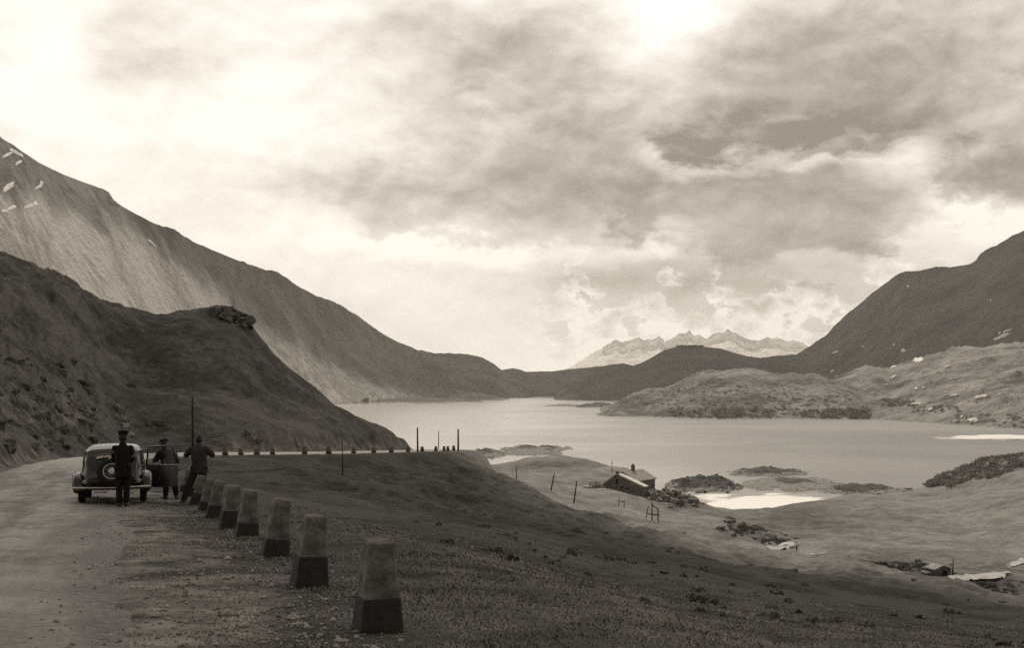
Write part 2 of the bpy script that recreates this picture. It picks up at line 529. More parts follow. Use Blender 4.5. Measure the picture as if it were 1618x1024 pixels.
    acc = t.m('MULTIPLY_ADD', t.m('SUBTRACT', cn, cn2), t.m('MULTIPLY', t.m('MULTIPLY', band, cum), 1.5), acc)
    dk = t.new('ShaderNodeMath', operation='SMOOTH_MIN'); t.l.new(t.m('MULTIPLY', acc, 1.55), dk.inputs[0]); dk.inputs[1].default_value = .80; dk.inputs[2].default_value = .36
    dk2 = t.m('MULTIPLY_ADD', t.m('SUBTRACT', n, .5), .20, dk.outputs[0])
    dk2 = t.m('MULTIPLY_ADD', rel, .22, dk2)
    dk2 = t.m('ADD', dk2, t.m('SUBTRACT', t.m('MULTIPLY', front, .85), t.m('MULTIPLY', gauss(1120, 150, 80, 34, p), .16)))
    L = t.m('MINIMUM', t.m('MAXIMUM', t.m('SUBTRACT', 1.06, dk2), .2), 1.15)
    # clear air of the Nishita sky behind the thin places
    sky = t.new('ShaderNodeTexSky', sky_type='NISHITA'); sky.sun_disc = False
    sky.sun_elevation = SUN_EL; sky.sun_rotation = SUN_AZ; sky.altitude = 2000
    bw = t.new('ShaderNodeRGBToBW'); t.l.new(sky.outputs[0], bw.inputs[0])
    L = t.m('ADD', L, t.m('MULTIPLY', t.m('MINIMUM', bw.outputs[0], 3.0), .02))
    # glow of the veiled sun, above the frame
    sd = (math.sin(SUN_AZ) * math.cos(SUN_EL), math.cos(SUN_AZ) * math.cos(SUN_EL), math.sin(SUN_EL))
    dt = t.m('MAXIMUM', t.v('DOT_PRODUCT', gen, sd), 0.0)
    L = t.m('ADD', L, t.m('MULTIPLY', t.m('POWER', dt, 14.0), .55))
    L = t.m('MULTIPLY', L, t.rng(z, -.12, -.02, .12, 1.0))
    col = t.v('MULTIPLY', t.mix(t.rng(L, .3, 1.0), (1.0, .875, .735, 1), (1.0, .93, .845, 1)), t.xyz(L, L, L))
    bg = t.new('ShaderNodeBackground'); bg.inputs[1].default_value = 1.0
    t.l.new(col, bg.inputs[0])
    out = t.new('ShaderNodeOutputWorld'); t.l.new(bg.outputs[0], out.inputs[0])
    w.cycles.sampling_method = 'MANUAL'; w.cycles.sample_map_resolution = 512


make_world()
sun = bpy.data.lights.new('sun', 'SUN'); sun.energy = 3.0; sun.angle = math.radians(.5); sun.color = (1, .925, .835)
so = bpy.data.objects.new('sun', sun); COL.objects.link(so)
sdir = Vector((math.sin(SUN_AZ) * math.cos(SUN_EL), math.cos(SUN_AZ) * math.cos(SUN_EL), math.sin(SUN_EL)))
so.rotation_euler = sdir.to_track_quat('Z', 'Y').to_euler(); so.location = (0, 0, 50)

# ------------------------------------------------------------------ materials
M['grass'] = terrain_mat('meadow turf', .036, .098, .22, bumpd=.22, bscale=1.1, rockv=.2, dryk=1.75)
M['hillturf'] = terrain_mat('hill turf', .062, .165, .16, bumpd=.7, bscale=.7, rockv=.24)
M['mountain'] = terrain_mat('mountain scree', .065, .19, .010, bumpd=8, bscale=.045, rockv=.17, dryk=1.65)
M['ridge'] = terrain_mat('dark ridge scrub', .045, .10, .012, bumpd=10, bscale=.03)
M['darkscree'] = terrain_mat('dark mountain scree', .055, .135, .012, bumpd=12, bscale=.03, rockv=.2)
M['lowhill'] = terrain_mat('hummocky pasture', .060, .19, .024, bumpd=5, bscale=.06, rockv=.26)
M['peaks'] = terrain_mat('far peaks rock', .55, .8, .0012, bumpd=60, bscale=.004, rockv=.48)
M['island'] = terrain_mat('shore silt and turf', .045, .08, .25, bumpd=.3, bscale=1)
M['stone'] = flat('cut stone', .128, .9, .3, .55, 7, bump=.02)
M['tar'] = flat('tarred stone foot', .022, .75, .4, .35, 9, bump=.012)
M['masonry'] = flat('rubble masonry', .12, .95, .2, .5, 2.2, bump=.08)
M['slate'] = flat('stone slab roof', .24, .9, .3, .4, 2.5, bump=.08)
M['paleroof'] = flat('pale front roof', .5, .7, .3, .15, 2)
M['hole'] = flat('dark opening', .008, .9, .1, .2)
M['palestone'] = flat('pale broken stone', .42, .95, .2, .4, 2.5, bump=.1)
M['rubble'] = flat('grey rubble', .17, .95, .2, .5, 1.5, bump=.1)
M['pole'] = flat('weathered pole timber', .035, .9, .2, .3, 4)
M['paint'] = flat('black car paint', .005, .15, .75, .15, 3)
M['tyre'] = flat('tyre rubber', .012, .85, .3, .2, 12)
M['chrome'] = flat('worn chrome', .42, .32, .5, .1, 8, metal=.9)
M['hub'] = flat('pale wheel disc', .6, .35, .5, .1, 8)
M['lens'] = flat('lamp lens', .25, .15, .6, .1, 8)
M['interior'] = flat('car interior cloth', .015, .9, .2, .2, 8)
M['skin'] = flat('skin', .24, .6, .35, .1, 10)
M['black'] = flat('black suit cloth', .012, .9, .15, .2, 12)
M['charcoal'] = flat('charcoal cloth', .028, .9, .15, .25, 12)
M['darkgrey'] = flat('dark grey cloth', .042, .9, .15, .25, 12)
M['hair'] = flat('dark hair', .012, .6, .3, .3, 30)
M['shoe'] = flat('shoe leather', .010, .45, .4, .2, 20)
M['snow'] = flat('old snow', .62, .8, .2, .25, .12)
M['leaf'] = flat('scrub leaves', .21, .9, .15, .5, .35)
M['leafdark'] = flat('dark scrub leaves', .10, .9, .15, .5, .35)
M['blade'] = flat('grass blades', .21, .9, .15, .5, 1.2)
M['pebble'] = flat('pebbles', .30, .95, .2, .6, 4)
def silt():  # white colour stands in for sky glare on shallow water
    m, t, b = material('white water glare over silt', .35, .4)
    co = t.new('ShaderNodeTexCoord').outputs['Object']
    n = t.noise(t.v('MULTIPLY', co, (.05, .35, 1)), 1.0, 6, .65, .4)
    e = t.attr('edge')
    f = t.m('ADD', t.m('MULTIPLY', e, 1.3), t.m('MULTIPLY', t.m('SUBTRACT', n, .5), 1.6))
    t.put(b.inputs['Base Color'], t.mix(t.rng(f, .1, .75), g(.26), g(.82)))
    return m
M['whiteglare'] = silt()


def glass():
    m, t, b = material('car glass', .03, .5)
    tr = t.new('ShaderNodeBsdfTransparent'); tr.inputs[0].default_value = (.75, .74, .72, 1)
    gl = t.new('ShaderNodeBsdfGlossy'); gl.inputs['Roughness'].default_value = .04
    fr = t.new('ShaderNodeFresnel'); fr.inputs[0].default_value = 1.45
    mx = t.new('ShaderNodeMixShader'); t.l.new(fr.outputs[0], mx.inputs[0]); t.l.new(tr.outputs[0], mx.inputs[1]); t.l.new(gl.outputs[0], mx.inputs[2])
    t.l.new(mx.outputs[0], t.n['Material Output'].inputs[0]); return m
M['glass'] = glass()


def road_mat():
    m, t, b = material('packed gravel road', .7, .4)
    uv = t.new('ShaderNodeUVMap').outputs[0]
    co = t.new('ShaderNodeTexCoord').outputs['Object']
    s = t.noise(t.v('MULTIPLY', uv, (1.1, .10, 1)), 1.0, 5, .6, .3)
    n = t.noise(co, .9, 6, .65)
    f = t.noise(co, 14, 4, .6)
    a = t.m('ADD', t.m('ADD', t.m('MULTIPLY', s, .55), t.m('MULTIPLY', n, .3)), t.m('MULTIPLY', f, .15))
    col = t.mix(t.rng(a, .38, .62), g(.13), g(.40))
    st = t.rng(t.noise(t.v('MULTIPLY', uv, (.8, .35, 1)), 1.3, 6, .65), .50, .64)
    col = t.mix(t.m('MULTIPLY', st, .75), col, g(.075))
    su = t.new('ShaderNodeSeparateXYZ'); t.l.new(uv, su.inputs[0])
    eg = t.m('ADD', t.m('ABSOLUTE', t.m('ADD', su.outputs[0], .3)), t.m('MULTIPLY', t.m('SUBTRACT', t.noise(co, .8, 6, .7), .5), 2.4))
    col = t.mix(t.rng(eg, 1.3, 3.0, 0, .8), col, t.mix(t.rng(f, .3, .7), g(.06), g(.17)))
    col = t.mix(t.rng(su.outputs[1], 55, 85, 0, .9), col, g(.6))  # far stretch whitened: grazing glare painted into the gravel colour
    t.put(b.inputs['Base Color'], col)
    t.put(b.inputs['Normal'], t.bump(t.m('ADD', t.noise(co, 5, 6, .7), t.m('MULTIPLY', f, .4)), .04))
    return m
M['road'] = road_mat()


def water_mat():
    m, t, b = material('lake water', .1, .5)
    b.inputs['IOR'].default_value = 1.33
    co = t.new('ShaderNodeTexCoord').outputs['Object']
    mp = t.new('ShaderNodeMapping'); t.put(mp.inputs['Vector'], co); mp.inputs['Scale'].default_value = (.5, 1.2, 1); mp.inputs['Rotation'].default_value = (0, 0, .15)
    big = t.noise(mp.outputs[0], .006, 4, .5, .6)
    
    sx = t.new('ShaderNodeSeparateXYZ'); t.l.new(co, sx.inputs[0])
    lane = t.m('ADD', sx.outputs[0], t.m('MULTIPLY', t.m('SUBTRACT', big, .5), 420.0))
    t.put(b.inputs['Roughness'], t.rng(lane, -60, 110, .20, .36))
    t.put(b.inputs['Base Color'], t.mix(t.rng(lane, -40, 130), g(.42), t.mix(t.rng(big, .35, .65), g(.15), g(.22))))  # left water paler: its sheen is painted into the colour
    h = t.m('ADD', t.noise(mp.outputs[0], .5, 4, .6), t.m('MULTIPLY', t.noise(mp.outputs[0], .12, 3, .5), 1.2))
    t.put(b.inputs['Normal'], t.bump(h, .10, .5))
    return m
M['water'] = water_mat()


# ------------------------------------------------------------------ ground and hillside
def make_ground():
    pxs = np.concatenate([np.linspace(-1000, -80, 50), np.arange(-70, 1690, 2.6), np.linspace(1700, 2600, 50)])
    Ys = np.concatenate([np.exp(np.linspace(math.log(1.5), math.log(50), 190, endpoint=False)), np.exp(np.linspace(math.log(50), math.log(150), 230, endpoint=False)),
                         np.exp(np.linspace(math.log(150), math.log(450), 170, endpoint=False)), np.exp(np.linspace(math.log(450), math.log(900), 25))])
    PX, YY = np.meshgrid(pxs, Ys)
    X = (PX - CX) / F * YY
    Z, D = ground_z(X, YY)
    low = np.clip(1 - (np.abs(D) - 2.2) / .5, 0, 1)
    Z = Z - low * (.03 + .0022 * YY)
    PY = HY - Z / YY * F
    # soil masks fixed to the ground
    near = np.abs(D) < 60
    rag = fbm(X / 1.1, YY / 1.1, 4) * .9 + fbm(X / 4, YY / 4, 2) * .8
    verge = near * (1 - sstep(4.0, 5.4, np.abs(D) + rag * .8))
    pale = (.62 - .34 * sstep(2.9, 4.6, np.abs(D) + rag * .5) + .28 * fbm(X / .9 + 7, YY / .9, 3)) * verge
    shore = 1 - sstep(.5, 1.3, Z - LAKE)
    # eroded banks on the meadow and the stream bed
    def spot(px, py, rx, ry): return np.exp(-(((PX - px) / rx) ** 2 + ((PY - py) / ry) ** 2)) * (YY > 95)
    pale = np.maximum(pale, shore * .9)
    for s in ((1250, 862, 22, 4), (1275, 882, 26, 4), (1210, 868, 14, 2.5), (1545, 912, 36, 4), (1600, 893, 14, 6), (1320, 892, 30, 2.2), (1362, 905, 20, 2)):
        pale = np.maximum(pale, .85 * spot(*s))
    hill = near * sstep(3.2, 4.5, -D) * (YY < 175) + (D < -30) * (X < -20) * (YY < 175)
    rock = np.zeros_like(Z)
    def spot2(px, py, rx, ry): return np.exp(-(((PX - px) / rx) ** 2 + ((PY - py) / ry) ** 2)) * (YY < 150)
    for s, a in (((20, 640, 70, 60), .75), ((95, 655, 60, 50), .75), ((70, 585, 70, 40), .5), ((196, 665, 26, 30), .72), ((240, 675, 30, 18), .35), ((395, 690, 18, 5), .8),
                 ((520, 690, 20, 14), .5), ((650, 692, 40, 8), .45), ((372, 510, 22, 18), .5), ((330, 690, 90, 14), .3), ((110, 440, 60, 25), .25)):
        rock = np.maximum(rock, a * spot2(*s) * hill)
    for s, a in (((1180, 842, 40, 10), .35), ((1230, 855, 25, 8), .4), ((1060, 795, 30, 9), .4)):
        rock = np.maximum(rock, a * spot(*s))
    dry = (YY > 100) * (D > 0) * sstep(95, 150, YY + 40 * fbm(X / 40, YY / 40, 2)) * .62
    crest = np.exp(-((np.log(YY) - np.log(92)) / .16) ** 2) * (PX > 930) * sstep(930, 1040, PX)  # sunlit crest rim painted into the turf colour
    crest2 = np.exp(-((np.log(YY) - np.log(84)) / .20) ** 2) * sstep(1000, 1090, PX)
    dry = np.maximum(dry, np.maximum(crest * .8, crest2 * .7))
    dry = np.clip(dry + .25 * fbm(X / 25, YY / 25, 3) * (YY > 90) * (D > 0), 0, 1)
    # darker heather in the stream hollow, plus away-facing slopes' shade painted in
    for s in ((1265, 818, 85, 26), (1190, 842, 60, 14), (1400, 893, 70, 9), (1560, 930, 60, 14), (1090, 795, 50, 10), (880, 735, 70, 7)):
        dry = dry * (1 - .9 * spot(*s))
    V = np.stack([X, YY, Z], -1).reshape(-1, 3)
    Fc = grid_faces(len(Ys), len(pxs))
    isH = (((D < -2.6) & (D > -60)) | ((D <= -60) & (X < 0)) | ((np.abs(D) > 60) & (X < -40))) & (YY < 190)
    isH = isH | ((YY < 190) & (PX < 640) & (PX < 809) & (YY > 150))
    fh = isH.reshape(-1)[Fc].all(1)
    for name, sel, mt, lab in (('ground', ~fh, M['grass'], 'dark grassy slope falling from the road to the pale meadow by the lake'), ('hillside', fh, M['hillturf'], 'dark near hill with rocky foot rising left of the road')):
        ff = Fc[sel]; used, inv = np.unique(ff, return_inverse=True)
        me = mesh_np(name, V[used], inv.reshape(ff.shape))
        for nm, a in (('pale', pale), ('rock', rock), ('dry', dry)): attr(me, nm, a.reshape(-1)[used])
        tag(link(name, me, mt), lab, 'terrain', kind='structure')


make_ground()


def make_road():
    W = np.linspace(-1, 1, 15)
    keep = ROAD[:, 1] > -6
    R = ROAD[keep]; N = _N[keep]
    s = np.arange(len(R)) * .5
    hw_r = 2.75 + .5 * fbm(s / 5.1, s * 0 + 3, 2) + .35 * fbm(s / 1.4, s * 0 + 5, 3); hw_l = 3.0 + .3 * fbm(s / 2.3, s * 0 + 9, 3)
    V = []; U = []
    for i in range(len(R)):
        for w in W:
            off = w * (hw_r[i] if w > 0 else hw_l[i])
            x = R[i, 0] + N[i, 0] * off; y = R[i, 1] + N[i, 1] * off
            crown = .06 * (1 - w * w) - .035 * max(0, abs(w) - .85) / .15
            rut = -.02 * (math.exp(-((off - .8) / .25) ** 2) + math.exp(-((off + .8) / .25) ** 2))
            V.append((x, y, R[i, 2] + .025 + crown + rut)); U.append((off, s[i]))
    V = np.array(V); V[:, 2] += .018 * fbm(V[:, 0] / 1.3, V[:, 1] / 1.3, 3)
    Fc = grid_faces(len(R), len(W))[:, ::-1]
    me = mesh_np('road', V, Fc)
    uv = me.uv_layers.new(name='UVMap')
    U = np.array(U, np.float32)
    uv.data.foreach_set('uv', U[Fc.ravel()].ravel())
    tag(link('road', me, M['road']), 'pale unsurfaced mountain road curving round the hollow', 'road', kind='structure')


make_road()


def make_lake():
    pxs = np.linspace(-200, 1900, 60); Ys = np.exp(np.linspace(math.log(230), math.log(3600), 60))
    PX, YY = np.meshgrid(pxs, Ys)
    V = np.stack([(PX - CX) / F * YY, YY, np.full_like(YY, LAKE)], -1).reshape(-1, 3)
    me = mesh_np('lake', V, grid_faces(60, 60))
    tag(link('lake', me, M['water']), 'pale calm mountain lake filling the valley', 'lake', kind='structure')


make_lake()


# ------------------------------------------------------------------ mountains: crest line and foot line, each a solid relief
def relief(name, crest, foot, mat, label, cat='mountain', step=2.5, rows=150, amp=4.0, wl=160.0, prof=1.0, back=1.5, bumpy=0, masks=None, ridgedamp=0.0, crestamp=.35):
    """crest: (px, py, Y); foot: (px, Y) at lake level"""
    crest = np.array(crest, float); foot = np.array(foot, float)
    pxs = np.arange(crest[0, 0], crest[-1, 0] + step, step)
    cy = np.interp(pxs, crest[:, 0], crest[:, 1]); cY = np.interp(pxs, crest[:, 0], crest[:, 2]); fY = np.interp(pxs, foot[:, 0], foot[:, 1])
    ker = np.array([1, 2, 3, 2, 1.]) / 9
    def sm(a, k=1):
        for _ in range(k): a = np.convolve(np.pad(a, 2, mode='edge'), ker, mode='valid')
        return a
    cY = sm(cY, 6); fY = sm(fY, 6)
    cz = (HY - cy) / F * cY
    base = LAKE - 4
    s = np.concatenate([np.linspace(0, 1, rows), 1 + np.linspace(.02, 1, 40) ** 1.3])
    S, PX = np.meshgrid(s, pxs, indexing='ij')
    CZ = np.broadcast_to(cz, S.shape); CY = np.broadcast_to(cY, S.shape); FY = np.broadcast_to(fY, S.shape)
    Y = np.where(S <= 1, FY + (CY - FY) * S, CY + (CY * back - CY) * (S - 1))
    up = np.where(S <= 1, np.clip(S, 0, 1) ** prof, 1 - (np.clip(S - 1, 0, 1)) ** 1.4 * .999)
    Z = base + (CZ - base) * up
    X = (PX - CX) / F * Y
    env = np.clip(np.sin(np.clip(S, 0, 1) * PI * .5), 0, 1)
    mid = np.clip(4 * np.clip(S, 0, 1) * (1 - np.clip(S, 0, 1)), 0, 1)
    e = np.where(S <= 1, mid * (1 - crestamp) + env * crestamp, env)
    n = fbm(X / wl, Y / wl, 5, .5) * amp
    n = n + fbm(X / wl * 3.6 + 5, Y / wl * 4.2, 4, .5) * amp * .45
    if ridgedamp: n = n + (fbm((X + Y * .25) / wl * 1.3, Y / wl * 1.6, 4, .48, True)) * ridgedamp * .8
    if bumpy: n = n + np.abs(fbm(X / 36, Y / 36, 4, .55)) * bumpy
    Z = Z + n * e
    PYv = HY - Z / Y * F
    V = np.stack([X, Y, Z], -1).reshape(-1, 3)
    me = mesh_np(name, V, grid_faces(len(s), len(pxs)))
    mk = masks(PX, PYv, X, Y, Z) if masks else {}
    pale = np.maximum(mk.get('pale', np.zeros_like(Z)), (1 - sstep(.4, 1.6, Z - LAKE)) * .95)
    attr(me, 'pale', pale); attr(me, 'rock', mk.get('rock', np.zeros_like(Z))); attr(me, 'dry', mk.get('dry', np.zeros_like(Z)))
    o = link(name, me, mat)
    tag(o, label, cat, kind='structure')
    return o


def spots(PX, PY, lst):
    r = np.zeros_like(PX)
    for px, py, rx, ry, a in lst: r = np.maximum(r, a * np.exp(-(((PX - px) / rx) ** 2 + ((PY - py) / ry) ** 2)))
    return r


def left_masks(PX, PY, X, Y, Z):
    # sunlight painted onto grass below scree: its upper edge runs down to the right
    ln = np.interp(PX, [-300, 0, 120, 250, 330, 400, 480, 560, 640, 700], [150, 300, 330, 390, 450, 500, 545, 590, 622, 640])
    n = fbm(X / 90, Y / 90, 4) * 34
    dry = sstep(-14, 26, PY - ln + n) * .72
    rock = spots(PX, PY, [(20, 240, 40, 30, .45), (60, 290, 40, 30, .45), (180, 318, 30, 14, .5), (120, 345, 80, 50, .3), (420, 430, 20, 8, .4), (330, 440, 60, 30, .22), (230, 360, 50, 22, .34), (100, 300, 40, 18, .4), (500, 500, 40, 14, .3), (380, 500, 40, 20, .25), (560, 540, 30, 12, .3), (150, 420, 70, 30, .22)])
    pale = sstep(0, 22, PY - ln + n * .5) * sstep(330, 460, PX) * .50  # pale scree strip, whitened further to paint its sunlight
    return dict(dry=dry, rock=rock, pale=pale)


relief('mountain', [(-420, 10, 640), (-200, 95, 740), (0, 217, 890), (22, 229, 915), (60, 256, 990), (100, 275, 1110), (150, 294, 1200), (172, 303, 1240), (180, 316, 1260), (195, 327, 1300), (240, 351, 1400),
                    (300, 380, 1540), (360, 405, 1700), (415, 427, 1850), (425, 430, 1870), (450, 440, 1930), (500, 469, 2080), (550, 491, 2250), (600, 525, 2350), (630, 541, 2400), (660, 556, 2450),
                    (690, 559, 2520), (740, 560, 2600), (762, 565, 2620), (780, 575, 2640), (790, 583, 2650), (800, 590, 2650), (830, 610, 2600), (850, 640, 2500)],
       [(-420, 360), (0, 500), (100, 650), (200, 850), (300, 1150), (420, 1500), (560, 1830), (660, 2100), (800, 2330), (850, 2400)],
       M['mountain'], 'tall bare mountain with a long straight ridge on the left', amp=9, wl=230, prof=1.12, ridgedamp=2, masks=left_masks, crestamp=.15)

relief('ridge', [(760, 612, 3100), (790, 585, 3150), (810, 582, 3200), (822, 584, 3200), (832, 588, 3200), (870, 587, 3250), (905, 583, 3300), (960, 579, 3300), (1040, 585, 3300), (1150, 600, 3300)],
       [(760, 2500), (1150, 2500)], M['ridge'], 'low dark ridge closing the valley beyond the lake', 'ridge', amp=5, wl=250, rows=80, crestamp=.2)

def fort_masks(PX, PY, X, Y, Z):
    return dict(dry=spots(PX, PY, [(905, 600, 16, 7, .9), (925, 589, 14, 5, .8)]))  # sunlit left edge of the hill painted as paler spots
relief('hill', [(872, 634, 2280), (885, 612, 2320), (900, 598, 2350), (925, 587, 2400), (945, 580, 2420), (965, 576, 2420), (985, 574, 2420), (1000, 578, 2420), (1012, 574, 2430), (1030, 565, 2450), (1050, 553, 2480),
                (1068, 548, 2500), (1112, 548, 2500), (1140, 552, 2500), (1160, 558, 2500), (1180, 563, 2500), (1215, 567, 2500), (1260, 580, 2480), (1320, 605, 2450)],
       [(872, 2120), (980, 2060), (1100, 2000), (1320, 1900)], M['ridge'], 'dark rounded hill carrying the flat fort, across the lake', 'hill', amp=5, wl=210, rows=110, crestamp=.1, masks=fort_masks)

def right_masks(PX, PY, X, Y, Z):
    return dict(rock=spots(PX, PY, [(1440, 440, 60, 20, .3), (1550, 410, 40, 20, .35), (1480, 500, 90, 40, .2)]))
relief('mountain', [(1195, 570, 2750), (1229, 562, 2720), (1258, 561, 2680), (1281, 550, 2640), (1304, 534, 2600), (1334, 500, 2550), (1371, 470, 2480), (1400, 449, 2420), (1423, 431, 2360), (1433, 428, 2340),
                    (1450, 428, 2300), (1483, 425, 2240), (1515, 420, 2180), (1542, 416, 2130), (1557, 401, 2110), (1586, 383, 2080), (1618, 364, 2050), (1750, 290, 1950), (2000, 190, 1800)],
       [(1195, 2100), (1300, 1800), (1450, 1500), (1618, 1350), (2000, 1200)], M['darkscree'], 'dark steep mountain with a flat shoulder on the right', amp=8, wl=220, prof=1.15, ridgedamp=11, masks=right_masks, crestamp=.12)

def low_masks(PX, PY, X, Y, Z):
    n = fbm(X / 60, Y / 60, 3)
    return dict(dry=np.clip(.45 + 1.0 * n, 0, .85), rock=spots(PX, PY, [(1590, 600, 30, 10, .55), (1340, 630, 12, 5, .6), (1545, 608, 40, 4, .35), (1380, 648, 40, 8, .25)]),
                pale=spots(PX, PY, [(1588, 598, 14, 4, .6), (1341, 622, 8, 3, .6)]))
relief('hill', [(1225, 655, 1330), (1270, 625, 1400), (1314, 602, 1500), (1345, 590, 1500), (1371, 580, 1500), (1388, 582, 1500), (1405, 583, 1500), (1445, 572, 1480), (1497, 557, 1450), (1535, 551, 1420), (1579, 546, 1400),
                (1618, 542, 1380), (1750, 530, 1300), (2000, 500, 1200)],
       [(1225, 1190), (1300, 1130), (1380, 1085), (1450, 1010), (1500, 965), (1560, 910), (1618, 862), (1750, 780), (2000, 700)], M['lowhill'], 'sunlit hummocky pasture hill below the right mountain', 'hill', amp=4.5, wl=85, rows=150, bumpy=9, masks=low_masks, crestamp=.3, step=2)
relief('hill', [(935, 666, 1215), (950, 658, 1220), (965, 648, 1235), (984, 634, 1260), (1000, 625, 1280), (1024, 615, 1300), (1050, 615, 1310), (1061, 613, 1320), (1073, 604, 1330), (1090, 597, 1330), (1110, 590, 1330), (1147, 587, 1330), (1184, 583, 1330), (1210, 588, 1330),
                (1231, 592, 1320), (1283, 592, 1310), (1300, 596, 1300), (1340, 611, 1280), (1370, 625, 1260), (1410, 655, 1200)],
       [(935, 1190), (950, 1190), (965, 1188), (984, 1180), (1030, 1160), (1055, 1135), (1100, 1115), (1150, 1100), (1200, 1120), (1290, 1105), (1370, 1092), (1410, 1090)], M['lowhill'], 'sunlit rounded peninsula hill rising from the lake', 'hill', amp=3.5, wl=80, rows=130, bumpy=6, masks=low_masks, crestamp=.25, step=2)

PK = [(880, 600), (905, 582), (930, 566), (950, 554), (959, 549), (966, 549), (974, 543), (983, 547), (992, 544), (1000, 541), (1009, 538), (1017, 542), (1026, 540), (1034, 541), (1041, 535), (1051, 544), (1062, 538), (1073, 533), (1081, 534), (1090, 528), (1097, 534), (1105, 531), (1117, 538), (1126, 533),
      (1135, 531), (1143, 530), (1150, 526), (1156, 529), (1162, 530), (1170, 537), (1179, 541), (1189, 544), (1199, 541), (1209, 537), (1219, 538), (1229, 535), (1240, 541), (1260, 543), (1300, 560), (1330, 585)]
def peak_masks(PX, PY, X, Y, Z):
    top = np.interp(PX, [a for a, b in PK], [b for a, b in PK])
    return dict(rock=(.9 - .9 * sstep(3, 24, PY - top + 5 * fbm(X / 160, Y / 160, 4))) * sstep(935, 968, PX))  # pale lower slopes and left end: low clouds painted as colour


relief('peaks', [(a, b, 12000) for a, b in PK], [(880, 10500), (1330, 10500)], M['peaks'], 'faint jagged peaks with low clouds painted into their base, far behind the fort hill', 'peaks', amp=25, wl=420, rows=60, step=1.2, ridgedamp=70, crestamp=.35, back=1.2, masks=peak_masks)


# ------------------------------------------------------------------ islands and sandbars
def shoal(name, px0, px1, Y0, Y1, h, label, seed, turf=.5, cat='island', mat='island'):
    nx, ny = 160, 110
    u, v = np.meshgrid(np.linspace(-1.1, 1.1, nx), np.linspace(-1.1, 1.1, ny))
    PX = (px0 + px1) / 2 + u * (px1 - px0) / 2; Y = (Y0 + Y1) / 2 + v * (Y1 - Y0) / 2
    X = (PX - CX) / F * Y
    r = np.sqrt(u * u + v * v) + .55 * fbm(u * 2.2 + seed, v * 1.6 + seed * 2, 4, .55)
    hh = np.clip(1.0 - r, -.6, 1)
    Z = LAKE + np.where(hh > 0, h * np.maximum(hh, 0) ** .8, hh * 3) + .22 * h * fbm(X / 4, Y / 4, 4) * (hh > .1)
    me = mesh_np(name, np.stack([X, Y, Z], -1).reshape(-1, 3), grid_faces(ny, nx))
    attr(me, 'pale', 1 - sstep(turf * h * .4, turf * h, Z - LAKE + .25 * h * fbm(X / 9, Y / 9, 3))); attr(me, 'edge', np.clip(hh * 1.6, 0, 1)); attr(me, 'rock', .2 * np.ones_like(Z)); attr(me, 'dry', .25 * np.ones_like(Z))
    tag(link(name, me, M[mat]), label, cat, kind='structure')


shoal('island', 1056, 1170, 392, 432, 4.6, 'small dark humped island in the near inlet', 3.1, .4)
shoal('island', 1150, 1272, 455, 490, 2.6, 'low dark islet farthest out in the near water', 8.7, .5)
shoal('sandbar', 1175, 1330, 396, 450, 2.0, 'pale silt bar between the islet and the bright inlet', 5.3, 1.0, 'sandbar')
shoal('sandbar', 1290, 1435, 384, 412, 2.4, 'grassy sandbar joined to the right shore', 2.2, .55, 'sandbar')
shoal('island', 735, 800, 560, 620, 3.2, 'low rocky shoal behind the road end', 6.1, .8)
shoal('island', 790, 900, 580, 660, 3.0, 'pale stony shoal behind the meadow knoll', 4.4, .9)
shoal('sandbar', 1480, 1690, 735, 800, .9, 'white flat standing in for water glare by the right shore', 1.7, 2.5, 'sandbar', 'whiteglare')
shoal('island', 908, 985, 1560, 1690, 6.5, 'low dark islet before the fort hill', 7.7, .35)
shoal('island', 690, 800, 2080, 2300, 14, 'dark low point on the far shore', 9.9, .3)
shoal('sandbar', 515, 752, 1800, 2340, 7, 'flat dark delta at the foot of the left mountain', 12.3, .25, 'sandbar')
shoal('sandbar', 668, 738, 2150, 2330, 5, 'pale silt tongue on the far shore', 3.9, 3.0, 'sandbar')
shoal('sandbar', 862, 925, 1640, 1730, 3, 'pale stony spit before the dark ridge', 5.9, 3.0, 'sandbar')
shoal('sandbar', 1060, 1345, 336, 388, .35, 'bright white flat standing in for water glare in the near inlet', 14.1, 9.0, 'sandbar', 'whiteglare')


# ------------------------------------------------------------------ guard stones along the road
def stone_rings(z0, z1, w0, w1, t0, t1, c=.03, dome=0.0):
    def ring(z, w, t, c):
        a, b = w / 2, t / 2
        return [Vector(p) for p in ((-a + c, -b, z), (a - c, -b, z), (a, -b + c, z), (a, b - c, z), (a - c, b, z), (-a + c, b, z), (-a, b - c, z), (-a, -b + c, z))]
    R = [ring(z0 + (z1 - z0) * k / 6, w0 + (w1 - w0) * k / 6, t0 + (t1 - t0) * k / 6, c) for k in range(7)]
    if dome:
        R.append(ring(z1 + dome * .6, w1 - .035, t1 - .035, c)); R.append(ring(z1 + dome, w1 - .09, t1 - .09, c * .8))
    return R


def rough(me, amp, sc, seed):
    n = len(me.vertices); co = np.empty(n * 3, np.float32); me.vertices.foreach_get('co', co); co = co.reshape(-1, 3)
    for k in range(3):
        co[:, k] += amp * fbm(co[:, (k + 1) % 3] * sc + seed + k, co[:, (k + 2) % 3] * sc + seed, 3)
    me.vertices.foreach_set('co', co.ravel()); me.update()


